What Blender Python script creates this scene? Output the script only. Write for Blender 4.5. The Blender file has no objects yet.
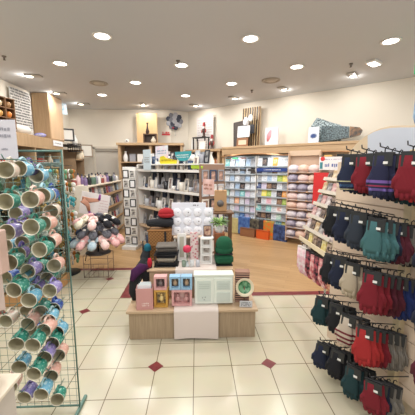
import bpy, math, random
from mathutils import Matrix, Vector
random.seed(7)
C = bpy.context.scene.collection
PI = math.pi
R = math.radians
# ------------------------------------------------------------------ camera
FP, EYE = 282.0, 1.56
PIT = math.atan(40.5/FP); YAW = math.atan(11*math.cos(PIT)/FP)
def ray(x, y):
    a = (x-207.5)/FP; b = -(y-207.5)/FP
    f = math.cos(PIT)+b*math.sin(PIT); u = b*math.cos(PIT)-math.sin(PIT)
    return a*math.cos(YAW)+f*math.sin(YAW), -a*math.sin(YAW)+f*math.cos(YAW), u
def PY(x, y, Y):
    r = ray(x, y); t = Y/r[1]; return (r[0]*t, Y, EYE+r[2]*t)
def PZ(x, y, z):
    r = ray(x, y); t = (z-EYE)/r[2]; return (r[0]*t, r[1]*t, z)
class Frame:
    """a fixture standing in the room: t runs left to right seen from its front, out comes towards the viewer"""
    def __init__(s, x, y, rz): s.x, s.y, s.rz = x, y, rz; s.u = (math.cos(rz), math.sin(rz)); s.n = (math.sin(rz), -math.cos(rz))
    def w(s, t, out, z): return (s.x+s.u[0]*t+s.n[0]*out, s.y+s.u[1]*t+s.n[1]*out, z)
    def pix(s, px, py, out=0):
        r = ray(px, py); ox = s.x+s.n[0]*out; oy = s.y+s.n[1]*out
        k = (ox*s.n[0]+oy*s.n[1])/(r[0]*s.n[0]+r[1]*s.n[1])
        return ((r[0]*k-ox)*s.u[0]+(r[1]*k-oy)*s.u[1], EYE+r[2]*k)
# ------------------------------------------------------------------ materials
def lin(c): return tuple((v/12.92 if v <= .04045 else ((v+.055)/1.055)**2.4) for v in (x/255 for x in c))+(1,)
_m = {}
def mat(c, rough=.6, metal=0, kind=None, c2=None, scale=10, emit=0, name=None, alpha=1, bump=0):
    key = (c, rough, metal, kind, c2, scale, emit, alpha, bump)
    if key in _m: return _m[key]
    m = bpy.data.materials.new(name or 'm_%s_%d_%d_%d' % ((kind or 'plain',)+tuple(c))); m.use_nodes = True
    nt = m.node_tree; N = nt.nodes; L = nt.links; b = N['Principled BSDF']
    b.inputs['Roughness'].default_value = rough; b.inputs['Metallic'].default_value = metal
    b.inputs['Base Color'].default_value = lin(c)
    tc = N.new('ShaderNodeTexCoord'); mp = N.new('ShaderNodeMapping'); L.new(tc.outputs['Object'], mp.inputs[0])
    def mix(fac, a, d):
        x = N.new('ShaderNodeMix'); x.data_type = 'RGBA'; L.new(fac, x.inputs[0]); x.inputs[6].default_value = lin(a); x.inputs[7].default_value = lin(d)
        return x.outputs[2]
    def ramp(fac, p0, p1):
        x = N.new('ShaderNodeMapRange'); L.new(fac, x.inputs[0]); x.inputs[1].default_value = p0; x.inputs[2].default_value = p1; return x.outputs[0]
    hgt = None
    if kind == 'wood':
        mp.inputs['Scale'].default_value = (scale, scale, scale*.06)
        n = N.new('ShaderNodeTexNoise'); n.inputs['Scale'].default_value = 3; n.inputs['Detail'].default_value = 4; L.new(mp.outputs[0], n.inputs[0])
        L.new(mix(ramp(n.outputs[0], .3, .7), c, c2), b.inputs['Base Color'])
    elif kind == 'woodx':
        mp.inputs['Scale'].default_value = (scale*.06, scale, scale)
        n = N.new('ShaderNodeTexNoise'); n.inputs['Scale'].default_value = 3; n.inputs['Detail'].default_value = 4; L.new(mp.outputs[0], n.inputs[0])
        L.new(mix(ramp(n.outputs[0], .3, .7), c, c2), b.inputs['Base Color'])
    elif kind == 'noise':
        n = N.new('ShaderNodeTexNoise'); n.inputs['Scale'].default_value = scale; n.inputs['Detail'].default_value = 3; L.new(mp.outputs[0], n.inputs[0])
        L.new(mix(ramp(n.outputs[0], .38, .62), c, c2), b.inputs['Base Color']); hgt = n.outputs[0]
    elif kind == 'spots':
        n = N.new('ShaderNodeTexVoronoi'); n.inputs['Scale'].default_value = scale; L.new(mp.outputs[0], n.inputs[0])
        L.new(mix(ramp(n.outputs[0], .42, .30), c, c2), b.inputs['Base Color'])
    elif kind == 'stripes':
        n = N.new('ShaderNodeTexWave'); n.bands_direction = 'Z'; n.inputs['Scale'].default_value = scale; L.new(mp.outputs[0], n.inputs[0])
        L.new(mix(ramp(n.outputs[0], .45, .55), c, c2), b.inputs['Base Color'])
    elif kind == 'weave':
        n = N.new('ShaderNodeTexChecker'); n.inputs['Scale'].default_value = scale; L.new(mp.outputs[0], n.inputs[0])
        L.new(mix(n.outputs[1], c, c2), b.inputs['Base Color']); hgt = n.outputs[1]
    elif kind == 'knit':
        n = N.new('ShaderNodeTexWave'); n.bands_direction = 'X'; n.inputs['Scale'].default_value = scale; n.inputs['Distortion'].default_value = 1.5
        L.new(mp.outputs[0], n.inputs[0]); L.new(mix(n.outputs[1], c, c2 or tuple(int(v*.8) for v in c)), b.inputs['Base Color']); hgt = n.outputs[1]
    if bump and hgt is not None:
        bp = N.new('ShaderNodeBump'); bp.inputs['Strength'].default_value = bump; bp.inputs['Distance'].default_value = .01
        L.new(hgt, bp.inputs['Height']); L.new(bp.outputs[0], b.inputs['Normal'])
    if emit:
        b.inputs['Emission Color'].default_value = lin(c); b.inputs['Emission Strength'].default_value = emit
    if alpha < 1:
        b.inputs['Transmission Weight'].default_value = 1; b.inputs['IOR'].default_value = 1.06; b.inputs['Roughness'].default_value = 0.02
    _m[key] = m; return m
# ------------------------------------------------------------------ mesh builder
class MB:
    def __init__(s): s.v, s.f, s.m, s.s = [], [], [], []
    def add(s, vs, fs, mi=0, smooth=False, M=None):
        o = len(s.v)
        for p in vs:
            p = Vector(p); s.v.append(M @ p if M else p)
        for f in fs: s.f.append([o+i for i in f]); s.m.append(mi); s.s.append(smooth)
        return s
    def box(s, c, d, mi=0, M=None, bev=0):
        x, y, z = d[0]/2, d[1]/2, d[2]/2; b = min(bev, x*.9, y*.9, z*.9)
        T = Matrix.Translation(c); M = M @ T if M else T
        if b <= 0:
            vs = [(i*x, j*y, k*z) for k in (-1, 1) for j in (-1, 1) for i in (-1, 1)]
            return s.add(vs, [(0,2,3,1),(4,5,7,6),(0,1,5,4),(2,6,7,3),(0,4,6,2),(1,3,7,5)], mi, False, M)
        vs = []; idx = {}
        for i in (-1, 1):
            for j in (-1, 1):
                for k in (-1, 1):
                    for a in range(3):
                        p = [i*(x-b), j*(y-b), k*(z-b)]; p[a] = (i, j, k)[a]*(x, y, z)[a]
                        idx[(i, j, k, a)] = len(vs); vs.append(p)
        fs = []
        for a in range(3):
            o1, o2 = [q for q in range(3) if q != a]
            for sg in (-1, 1):
                q = []
                for e in ((-1,-1),(1,-1),(1,1),(-1,1)):
                    k = [0,0,0]; k[a] = sg; k[o1] = e[0]; k[o2] = e[1]; q.append(idx[(*k, a)])
                fs.append(q if (sg > 0) == (a != 1) else q[::-1])
        for a in range(3):
            o1, o2 = [q for q in range(3) if q != a]
            for e1 in (-1, 1):
                for e2 in (-1, 1):
                    k0 = [0,0,0]; k1 = [0,0,0]; k0[a] = -1; k1[a] = 1
                    for k in (k0, k1): k[o1] = e1; k[o2] = e2
                    q = [idx[(*k0, o1)], idx[(*k1, o1)], idx[(*k1, o2)], idx[(*k0, o2)]]
                    n = (Vector(vs[q[1]])-Vector(vs[q[0]])).cross(Vector(vs[q[2]])-Vector(vs[q[1]]))
                    cen = [0,0,0]; cen[o1] = e1; cen[o2] = e2
                    fs.append(q if n.dot(Vector(cen)) > 0 else q[::-1])
        for i in (-1, 1):
            for j in (-1, 1):
                for k in (-1, 1):
                    q = [idx[(i, j, k, a)] for a in range(3)]
                    fs.append(q if i*j*k > 0 else q[::-1])
        return s.add(vs, fs, mi, False, M)
    def loft(s, pts, rad, n=10, mi=0, flat=(1, 1), M=None, cap=True, up=(0, 1, 0)):
        """rings of radius rad[i] along pts; flat scales the two cross directions"""
        vs, fs = [], []; K = len(pts); P = [Vector(p) for p in pts]
        for i in range(K):
            d = (P[min(i+1, K-1)]-P[max(i-1, 0)]).normalized()
            u = Vector(up); 
            if abs(d.dot(u)) > .95: u = Vector((1, 0, 0))
            a = d.cross(u).normalized(); b = d.cross(a).normalized()
            r = rad[i] if isinstance(rad, (list, tuple)) else rad
            for k in range(n):
                t = 2*PI*k/n; vs.append(P[i]+a*(math.cos(t)*r*flat[0])+b*(math.sin(t)*r*flat[1]))
        for i in range(K-1):
            for k in range(n):
                fs.append((i*n+k, i*n+(k+1) % n, (i+1)*n+(k+1) % n, (i+1)*n+k))
        if cap: fs.append(tuple(range(n))[::-1]); fs.append(tuple((K-1)*n+k for k in range(n)))
        return s.add(vs, fs, mi, True, M)
    def rod(s, a, b, r, n=6, mi=0, M=None): return s.loft([a, b], r, n, mi, M=M)
    def tube(s, pts, r, n=6, mi=0, M=None): return s.loft(pts, r, n, mi, M=M)
    def lathe(s, prof, n=20, mi=0, M=None, c=(0, 0, 0)):
        vs, fs = [], []
        for r, z in prof:
            for k in range(n):
                t = 2*PI*k/n; vs.append((c[0]+r*math.cos(t), c[1]+r*math.sin(t), c[2]+z))
        for i in range(len(prof)-1):
            for k in range(n): fs.append((i*n+k, i*n+(k+1) % n, (i+1)*n+(k+1) % n, (i+1)*n+k))
        return s.add(vs, fs, mi, True, M)
    def ball(s, c, r, mi=0, n=12, M=None, jag=0):
        if not isinstance(r, (tuple, list)): r = (r, r, r)
        vs, fs = [], []; m = max(5, n//2+1)
        for i in range(m+1):
            p = PI*i/m
            for k in range(n):
                t = 2*PI*k/n; q = 1+random.uniform(-jag, jag)
                vs.append((c[0]+r[0]*math.sin(p)*math.cos(t)*q, c[1]+r[1]*math.sin(p)*math.sin(t)*q, c[2]-r[2]*math.cos(p)*q))
        for i in range(m):
            for k in range(n): fs.append((i*n+k, i*n+(k+1) % n, (i+1)*n+(k+1) % n, (i+1)*n+k))
        return s.add(vs, fs, mi, True, M)
    def prism(s, pts, y0, y1, mi=0, M=None):
        """outline in x,z pushed from y0 (front) to y1"""
        n = len(pts); area = sum(pts[i][0]*pts[(i+1) % n][1]-pts[(i+1) % n][0]*pts[i][1] for i in range(n))
        if area < 0: pts = pts[::-1]
        vs = [(x, y0, z) for x, z in pts]+[(x, y1, z) for x, z in pts]
        fs = [tuple(range(n)), tuple(range(2*n-1, n-1, -1))]+[(i, i+n, (i+1) % n+n, (i+1) % n) for i in range(n)]
        return s.add(vs, fs, mi, False, M)
    def build(s, name, mats, parent=None, sub=0):
        me = bpy.data.meshes.new(name); me.from_pydata([tuple(v) for v in s.v], [], s.f)
        for m in (mats if isinstance(mats, (list, tuple)) else [mats]): me.materials.append(m)
        me.polygons.foreach_set('material_index', s.m); me.polygons.foreach_set('use_smooth', s.s); me.update()
        o = bpy.data.objects.new(name, me); C.objects.link(o)
        if parent: o.parent = parent
        if sub: md = o.modifiers.new('sub', 'SUBSURF'); md.levels = sub; md.render_levels = sub
        return o
def tag(o, label=None, cat=None, group=None, kind=None):
    if label: o['label'] = label
    if cat: o['category'] = cat
    if group: o['group'] = group
    if kind: o['kind'] = kind
    return o
def thing(name, label, cat, loc=(0, 0, 0), rot=0, group=None):
    o = bpy.data.objects.new(name, None); C.objects.link(o); o.location = loc
    o.rotation_euler = rot if isinstance(rot, tuple) else (0, 0, rot); o.empty_display_size = .05
    return tag(o, label, cat, group)
def solo(name, mb, mats, label, cat, loc=(0, 0, 0), rot=0, group=None):
    o = mb.build(name, mats); o.location = loc; o.rotation_euler = rot if isinstance(rot, tuple) else (0, 0, rot)
    return tag(o, label, cat, group)
def struct(name, mb, mats): return tag(mb.build(name, mats), kind='structure')
KIDS = {}
def dup(root, loc, rot, label, group=None):
    r = root.copy(); C.objects.link(r); r.location = loc; r.rotation_euler = rot if isinstance(rot, tuple) else (0, 0, rot)
    r['label'] = label
    if group: r['group'] = group
    for ch in KIDS.get(root.name, root.children):
        c = ch.copy(); C.objects.link(c); c.parent = r
        for g in ch.children:
            d = g.copy(); C.objects.link(d); d.parent = c
    return r
PROTO = {}
def put(key, builder, loc, rot, label, group=None):
    """first of a kind is built, the rest are copies with their parts"""
    if key not in PROTO:
        o = builder(); PROTO[key] = o; o.location = loc; o.rotation_euler = rot if isinstance(rot, tuple) else (0, 0, rot); o['label'] = label
        if group: o['group'] = group
        KIDS[o.name] = [c for c in bpy.data.objects if c.parent == o]
        return o
    return dup(PROTO[key], loc, rot, label, group)
ORD = ['first', 'second', 'third', 'fourth', 'fifth', 'sixth', 'seventh', 'eighth', 'ninth', 'tenth', 'eleventh', 'twelfth', 'thirteenth', 'fourteenth', 'fifteenth', 'sixteenth']
# palette
WOOD = mat((190, 160, 124), .5, 0, 'wood', (168, 138, 104), 14)
WOODH = mat((196, 166, 130), .5, 0, 'woodx', (176, 146, 110), 14)
OAK = mat((176, 150, 120), .45, 0, 'wood', (150, 124, 96), 30)
DKWOOD = mat((120, 88, 60), .5, 0, 'wood', (92, 64, 42), 14)
ORANGEW = mat((196, 150, 98), .5, 0, 'woodx', (178, 130, 82), 12)
WHITE = mat((236, 234, 230), .5); CREAM = mat((226, 214, 194), .6); PAPER = mat((240, 240, 242), .7)
BLACK = mat((24, 24, 28), .5); GREY = mat((140, 140, 144), .6); DGREY = mat((70, 70, 76), .6)
CHROME = mat((200, 200, 205), .25, 1); WIREB = mat((40, 44, 46), .4, .6); GWIRE = mat((70, 92, 86), .4, .3)
GLASS = mat((240, 250, 248), .02, alpha=.1)
def frame_obj(w, h, fm, pm, border=.015, depth=.015, name='picture_frame', cat='frame'):
    def f():
        t = thing(name, '', cat)
        m = MB(); m.box((0, 0, border/2), (w, depth, border), bev=.003).box((0, 0, h-border/2), (w, depth, border), bev=.003)
        m.box((-w/2+border/2, 0, h/2), (border, depth, h-2*border)).box((w/2-border/2, 0, h/2), (border, depth, h-2*border))
        m.build('frame', fm, t)
        MB().box((0, depth*.15, h/2), (w-2*border+.004, depth*.5, h-2*border+.004)).build('picture', pm, t)
        return t
    return f
# ================================================================== SETTING
def poly(pts, z): return MB().add([(x, y, z) for x, y in pts], [tuple(range(len(pts)))])
def tile_mat():
    m = bpy.data.materials.new('cream_floor_tile'); m.use_nodes = True; nt = m.node_tree; N = nt.nodes; L = nt.links; b = N['Principled BSDF']
    tc = N.new('ShaderNodeTexCoord'); mp = N.new('ShaderNodeMapping'); mp.inputs['Location'].default_value = (.03+3, -2.03+3, 0)
    L.new(tc.outputs['Object'], mp.inputs[0])
    br = N.new('ShaderNodeTexBrick'); br.offset = 0; br.inputs['Scale'].default_value = 1; br.inputs['Brick Width'].default_value = .3; br.inputs['Row Height'].default_value = .3
    br.inputs['Mortar Size'].default_value = .0035; br.inputs['Mortar Smooth'].default_value = .2; br.inputs['Bias'].default_value = -.2
    br.inputs['Color1'].default_value = lin((204, 196, 172)); br.inputs['Color2'].default_value = lin((198, 190, 166)); br.inputs['Mortar'].default_value = lin((120, 108, 88))
    L.new(mp.outputs[0], br.inputs[0])
    n = N.new('ShaderNodeTexNoise'); n.inputs['Scale'].default_value = 6; n.inputs['Detail'].default_value = 5; L.new(tc.outputs['Object'], n.inputs[0])
    x = N.new('ShaderNodeMix'); x.data_type = 'RGBA'; x.blend_type = 'MULTIPLY'; x.inputs[0].default_value = .12
    L.new(br.outputs[0], x.inputs[6]); L.new(n.outputs[1], x.inputs[7]); L.new(x.outputs[2], b.inputs['Base Color'])
    b.inputs['Roughness'].default_value = .22; b.inputs['Specular IOR Level'].default_value = .5
    return m
def plank_mat():
    m = bpy.data.materials.new('honey_floor_boards'); m.use_nodes = True; nt = m.node_tree; N = nt.nodes; L = nt.links; b = N['Principled BSDF']
    tc = N.new('ShaderNodeTexCoord'); mp = N.new('ShaderNodeMapping'); mp.inputs['Rotation'].default_value = (0, 0, R(25)); L.new(tc.outputs['Object'], mp.inputs[0])
    br = N.new('ShaderNodeTexBrick'); br.offset = .4; br.inputs['Scale'].default_value = 1; br.inputs['Brick Width'].default_value = 1.1; br.inputs['Row Height'].default_value = .09
    br.inputs['Mortar Size'].default_value = .0012; br.inputs['Color1'].default_value = lin((202, 164, 118)); br.inputs['Color2'].default_value = lin((186, 148, 102)); br.inputs['Mortar'].default_value = lin((150, 112, 74))
    L.new(mp.outputs[0], br.inputs[0])
    mp2 = N.new('ShaderNodeMapping'); mp2.inputs['Rotation'].default_value = (0, 0, R(25)); mp2.inputs['Scale'].default_value = (1.2, 14, 1); L.new(tc.outputs['Object'], mp2.inputs[0])
    n = N.new('ShaderNodeTexNoise'); n.inputs['Scale'].default_value = 3; n.inputs['Detail'].default_value = 5; L.new(mp2.outputs[0], n.inputs[0])
    x = N.new('ShaderNodeMix'); x.data_type = 'RGBA'; x.blend_type = 'MULTIPLY'; x.inputs[0].default_value = .3
    L.new(br.outputs[0], x.inputs[6]); L.new(n.outputs[0], x.inputs[7]); L.new(x.outputs[2], b.inputs['Base Color'])
    b.inputs['Roughness'].default_value = .35; return m
TILE = tile_mat(); PLANK = plank_mat(); MAROON = mat((128, 52, 54), .3, 0, 'noise', (112, 44, 48), 20)
YL, YR, XC = 4.18, 3.24, -.93
struct('floor', poly([(-5, -2), (5.5, -2), (5.5, YR), (XC, YR), (XC, YL), (-5, YL)], 0), TILE)
struct('floor', poly([(-5, YL+.09), (-.33, YL+.09), (-.33, YR+.1), (5.5, YR+.1), (5.5, 9), (-5, 9)], 0), PLANK)
tb = MB()
for pts in ([(-5, YL), (XC, YL), (XC, YL+.09), (-5, YL+.09)], [(-.33, YR), (5.5, YR), (5.5, YR+.1), (-.33, YR+.1)], [(XC, YR), (-.33, YR), (-.33, YL+.09), (XC, YL+.09)]):
    tb.add([(x, y, 0) for x, y in pts], [(0, 1, 2, 3)])
struct('trim_1', tb, MAROON)
dm = MB()
for i in range(-4, 5):
    for j in range(-3, 5):
        x, y = -.03+.3*(3*i-1), 2.04+.9*j
        if y > YL or (x > XC and y > YR) or y < -1.9: continue
        if (i, j) in ((-1, 0), (2, 1), (2, 0), (-1, -1)): continue
        r = .062; dm.add([(x-r, y, .0012), (x, y-r, .0012), (x+r, y, .0012), (x, y+r, .0012)], [(0, 1, 2, 3)])
struct('trim_2', dm, MAROON)
CEILM = mat((204, 205, 208), .9); WALLM = mat((230, 223, 210), .85)
struct('ceiling', MB().box((.2, 3.4, 3.15), (9.6, 10.8, .1)), CEILM)
def wall(name, a, b, h=3.1, th=.1):
    a = Vector((*a, 0)); b = Vector((*b, 0)); d = (b-a); n = Vector((-d.y, d.x, 0)).normalized()*th
    m = MB(); vs = [a, b, b+n, a+n]; vs = [tuple(v) for v in vs]+[(v.x, v.y, h) for v in vs]
    m.add(vs, [(0,1,5,4),(1,2,6,5),(2,3,7,6),(3,0,4,7),(4,5,6,7),(3,2,1,0)]); return struct(name, m, WALLM)
wall('wall_left', (-3.45, -1), (-3.45, 8.03))
wall('wall_back', (-3.45, 8.03), (-.69, 8.03)); wall('wall_back', (-.69, 8.06), (-.69+.46, 8.28))
wall('wall_right', (-.25, 8.3), (5.2, 3.82))
# service hatch / door in the back wall
dr = thing('door_1', None, None, (-2.43, 8.03, 0)); dr['kind'] = 'structure'
m = MB(); m.box((-.385, -.03, 1.05), (.07, .06, 2.1)).box((.385, -.03, 1.05), (.07, .06, 2.1)).box((0, -.03, 2.085), (.84, .06, .07)); m.build('door_frame', mat((214, 206, 192), .5), dr)
MB().box((0, -.012, 1.02), (.7, .02, 2.04)).build('door_panel', mat((208, 202, 192), .5), dr)
MB().box((0, -.03, 1.99), (.68, .03, .03)).build('door_rail', mat((150, 142, 130), .5), dr)
MB().ball((.28, -.06, 1.0), .025).rod((.28, -.02, 1), (.28, -.06, 1), .01).build('door_handle', CHROME, dr)
# ceiling lights
DISC = mat((255, 250, 240), .5, emit=9); TRIMW = mat((235, 232, 226), .4)
def downlight():
    t = thing('ceiling_light', '', 'light')
    MB().lathe([(.105, 0), (.115, -.004), (.112, -.012), (.088, -.012), (.085, 0)], 24).build('trim_ring', TRIMW, t)
    MB().lathe([(.001, -.006), (.086, -.006), (.086, -.003), (.001, -.003)], 24).build('diffuser', DISC, t)
    return t
def lamp(kind, loc, e, size=.2, rot=(0, 0, 0), col=(1, .985, .955), spot=None):
    l = bpy.data.lights.new('lamp', kind); l.energy = e; l.color = col
    if kind == 'AREA': l.shape = 'DISK'; l.size = size
    if kind == 'SPOT': l.spot_size = spot; l.spot_blend = .8; l.shadow_soft_size = .05
    o = bpy.data.objects.new('lamp', l); C.objects.link(o); o.location = loc; o.rotation_euler = rot; return o
rows = [(6.43, [-2.02, -.23], 'back row'), (5.5, [-1.11, .66], 'second row from the back'), (4.57, [-2.03, -.22, 1.56], 'third row from the back'),
        (3.64, [-2.9, -1.11, .66, 2.4], 'fourth row from the back'), (2.7, [-2.03, -.22, 1.56], 'row above the promo table')]
SIDE = {2: ['left', 'right'], 3: ['left', 'middle', 'right'], 4: ['leftmost', 'inner left', 'inner right', 'rightmost']}
for y, xs, nm in rows:
    for k, x in enumerate(xs):
        if y > 3: put('dl', downlight, (x, y, 3.1), 0, 'round white recessed ceiling light, %s of %s' % (SIDE[len(xs)][k], nm), 'recessed ceiling lights')
        lamp('AREA', (x, y, 3.08), 13, .17)
for x, y in [(-1.9, .9), (0, .9), (1.8, .9), (-1, -.3), (1, -.3)]: lamp('AREA', (x, y, 3.08), 15, .3)
def gimbal():
    t = thing('ceiling_spotlight', '', 'light')
    MB().box((0, 0, -.012), (.26, .13, .024), bev=.006).build('housing', mat((176, 172, 166), .4), t)
    MB().lathe([(.001, -.03), (.048, -.03), (.055, -.02), (.055, 0), (.001, 0)], 16, c=(.06, 0, 0)).build('lamp_face', mat((255, 240, 215), .5, emit=5), t)
    return t
sp = [(-2.75, 5.15, 180, 'over the word art on the left'), (-2.85, 6.28, 180, 'beside the tall cupboard'), (-2.75, 7.3, 180, 'in the far left corner'),
      (-1.32, 7.3, 90, 'above the tall wood panel on the back wall'), (-.05, 7.35, 50, 'near the corner of the back and right walls'), (.83, 6.53, 50, 'above the slatted panel'),
      (1.71, 5.77, 50, 'above the pink picture'), (2.61, 4.89, 50, 'above the patterned wall piece')]
for x, y, a, nm in sp:
    put('gm', gimbal, (x, y, 3.1), R(a), 'small grey gimbal wall-wash spotlight '+nm, 'gimbal spotlights')
    d = Vector((math.cos(R(a)), math.sin(R(a)), -1.15)); q = d.to_track_quat('-Z', 'Y').to_euler()
    lamp('SPOT', (x, y, 3.05), 20, rot=tuple(q), spot=R(135), col=(1, .96, .9)); lamp('POINT', (x+.16*math.cos(R(a)), y+.16*math.sin(R(a)), 3.03), 1.1, col=(1, .96, .9))
t = thing('ceiling_spotlight', 'bright square tilted spotlight at the ceiling\'s right edge', 'light', PZ(374, 61.4, 3.1), R(35), 'gimbal spotlights')
MB().box((0, 0, -.02), (.24, .15, .04), bev=.01).build('housing', TRIMW, t); MB().box((0, 0, -.042), (.19, .1, .006)).build('lamp_face', DISC, t)
for (x, y), nm in (((-1.8, 5.57), 'left'), ((1.34, 5.27), 'right')):
    def vent():
        t = thing('ceiling_vent', '', 'vent')
        MB().lathe([(.16, 0), (.165, -.012), (.15, -.018), (.12, -.006), (.12, 0)], 28).build('rim', mat((170, 160, 146), .5), t)
        MB().lathe([(.001, -.02), (.09, -.018), (.11, -.004), (.001, -.002)], 24).build('cone', mat((196, 186, 172), .6), t); return t
    put('vent', vent, (x, y, 3.1), 0, 'round beige ceiling air vent on the %s side' % nm, 'round ceiling vents')
for px, py, nm in ((351, 63.5, 'near the right tilted light'), (178, 60.5, 'just above the middle ceiling light'), (4, 56, 'in the upper left corner'), (252, 90, 'between the two right spotlights')):
    x, y, z = PZ(px, py, 3.1)
    put('sprk', lambda: tag(MB().lathe([(.028, 0), (.03, -.01), (.012, -.02), (.012, -.05), (.02, -.055), (.001, -.056)], 12).build('sprinkler', mat((120, 112, 104), .4, .5)), '', 'sprinkler'),
        (x, y, 3.1), 0, 'tiny ceiling sprinkler head '+nm, 'ceiling sprinklers')
# ================================================================== LEFT: MUG RACK
MUGC = {'teal': ((52, 138, 120), (136, 198, 178)), 'blue': ((112, 176, 204), (178, 214, 222)), 'lilac': ((142, 130, 186), (184, 176, 214)),
        'pink': ((226, 176, 160), (240, 206, 190)), 'cream': ((222, 208, 190), (236, 196, 180)), 'navy': ((52, 84, 160), (110, 150, 210)), 'purple': ((96, 84, 150), (140, 124, 180))}
MUGIN = mat((196, 188, 160), .3); MUGRIM = mat((232, 226, 208), .25)
def mug(col):
    def f():
        # opening looks along local -y, handle on top, origin at the hook
        t = thing('mug', '', 'mug'); a, b = MUGC[col]
        pat = mat(a, .25, 0, 'spots', b, 42); M = Matrix.Translation((0, .045, -.062)) @ Matrix.Rotation(PI/2, 4, 'X')
        m = MB(); m.lathe([(.0, -.045), (.030, -.045), (.037, -.040), (.0405, -.02), (.0425, .02), (.0435, .043)], 24, 0, M)
        m.lathe([(.0435, .043), (.0435, .0455), (.0405, .0455), (.0395, .043)], 24, 1, M)
        m.lathe([(.0395, .043), (.0385, .02), (.0365, -.02), (.030, -.036), (.0, -.038)], 24, 2, M)
        m.build('body', [pat, MUGRIM, MUGIN], t)
        h = MB(); h.loft([(0, .02+.03*(1-math.cos(k*PI/8))-.005, -.022+.024*math.sin(k*PI/8)) for k in range(9)], .0052, 8, flat=(1.5, 1)); h.build('handle', mat(b if col in ('blue', 'pink') else a, .3), t)
        return t
    return f
mugs = []   # px, py (centre of opening), depth, colour
def rowm(*a): mugs.append(a)
rowm((6.5, 170, 1.34, 'cream'), (18, 168.7, 1.45, 'blue'), (26, 168.7, 1.56, 'purple'))
rowm((3, 202, 1.34, 'teal'), (12, 198, 1.45, 'teal'))
rowm((29.6, 199.8, 1.30, 'pink'), (40, 196, 1.42, 'blue'), (49, 195.5, 1.54, 'navy'))
rowm((6.5, 232.4, 1.34, 'lilac'), (17, 229, 1.46, 'lilac'))
rowm((29.6, 227.3, 1.33, 'teal'), (42, 223.7, 1.45, 'pink'))
rowm((39, 249.8, 1.34, 'teal'), (48.4, 243.5, 1.46, 'pink'))
rowm((8.7, 262.8, 1.34, 'teal'), (19, 254.4, 1.45, 'purple'))
rowm((27.5, 271.6, 1.45, 'lilac'), (37, 268, 1.56, 'teal'))
rowm((11.6, 291, 1.34, 'teal'), (21, 280.5, 1.46, 'blue'))
rowm((26.7, 301, 1.38, 'blue'), (34.7, 291, 1.5, 'lilac'))
rowm((49, 291, 1.42, 'lilac'))
rowm((40.5, 312.6, 1.5, 'teal'), (52, 309.7, 1.6, 'navy'))
rowm((49, 321.5, 1.46, 'blue'))
rowm((28, 325, 1.45, 'pink'))
rowm((43, 331, 1.42, 'pink'))
rowm((56.5, 332.8, 1.5, 'blue'))
rowm((33.7, 346.3, 1.3, 'teal'))
rowm((17.4, 345.5, 1.36, 'teal'))
rowm((51.4, 344, 1.44, 'teal'))
rowm((57.5, 355.6, 1.46, 'pink'))
rowm((45, 358.5, 1.4, 'lilac'))
rowm((6, 322, 1.5, 'cream'))
rowm((20, 368, 1.4, 'blue')); rowm((33, 375, 1.36, 'teal')); rowm((50, 377, 1.4, 'pink')); rowm((40, 396, 1.4, 'blue')); rowm((24, 399, 1.4, 'lilac')); rowm((56, 400, 1.44, 'teal')); rowm((8, 388, 1.4, 'pink'))
# second ranks of mugs seen between the front ones
for a in ((36, 176, 1.66, 'blue'), (14, 214, 1.62, 'lilac'), (22, 243, 1.66, 'teal'), (50, 212, 1.66, 'cream'), (4, 246, 1.6, 'blue'), (53, 266, 1.62, 'pink'), (5, 278, 1.6, 'navy'),
          (46, 279, 1.6, 'teal'), (36, 332, 1.6, 'navy'), (26, 312, 1.62, 'teal')): rowm(a)
GY = 1.66
mugs = [tuple((px, py, min(1.56, max(Y, .76*285/(196-px)) if px < 62 else Y), c) for px, py, Y, c in g) for g in mugs]
rods = []; GYM = mat((96, 128, 118), .35, .3)
for g, grp in enumerate(mugs):
    x0 = None
    for k, (px, py, Y, col) in enumerate(grp):
        x, y, z = PY(px, py, Y)
        lft = 'near' if k == 0 else ('middle' if k == 1 and len(grp) == 3 else 'far')
        hz = 'left edge' if px < 15 else 'inner left' if px < 30 else 'inner right' if px < 45 else 'right edge'
        vt = ['top row', 'second row', 'third row', 'fourth row', 'fifth row', 'sixth row', 'seventh row', 'eighth row', 'bottom row', 'floor row'][min(9, max(0, int((py-160)/24)))]
        lab = '%s patterned mug on the wire rack, %s, %s%s' % ({'teal': 'teal green', 'pink': 'peach pink', 'blue': 'pale blue'}.get(col, col), vt, hz, '' if len(grp) == 1 else ', %s on hook' % lft)
        if len(grp) == 1 and py in (176, 214, 243, 212, 246, 266, 278, 279, 332, 312): lab += ', set behind'
        put('mug'+col, mug(col), (x, y+.003, z+.057), (R(random.uniform(-6, 4)), R(random.uniform(-9, 9)), R(random.uniform(-7, 7)+4)), lab, 'patterned mugs on the wire rack').scale = (.91,)*3
    x, y, z = PY(*grp[0][:3]); zt = z+.057
    rods.append(MB().rod((x, y-.01, zt-.008), (x, GY, zt-.008), .0028).rod((x, y-.01, zt-.008), (x, y-.025, zt+.014), .0028))
rk = thing('mug_rack', 'tall wire grid rack full of hanging patterned mugs at the left edge', 'rack', (0, 0, 0))
for h_ in rods: h_.build('hook', GYM, rk)
gm = MB()
for k in range(17): gm.rod((-1.5+k*.045, GY, .02), (-1.5+k*.045, GY, 1.62), .0013, 5)
for k in range(33): gm.rod((-1.52, GY+.004, .05+k*.049), (-.76, GY+.004, .05+k*.049), .0013, 5)
gm.build('wire_grid', GYM, rk)
fm = MB()
for x in (-1.53, -.765): fm.rod((x, GY, 0), (x, GY, 1.66), .005, 8)
fm.rod((-1.53, GY, 1.65), (-.765, GY, 1.65), .006, 8).rod((-1.53, GY, .03), (-.765, GY, .03), .006, 8)
for x in (-1.53, -.765): fm.box((x, GY, .012), (.02, .2, .02), bev=.004)
fm.build('rack_frame', GYM, rk)
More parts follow.
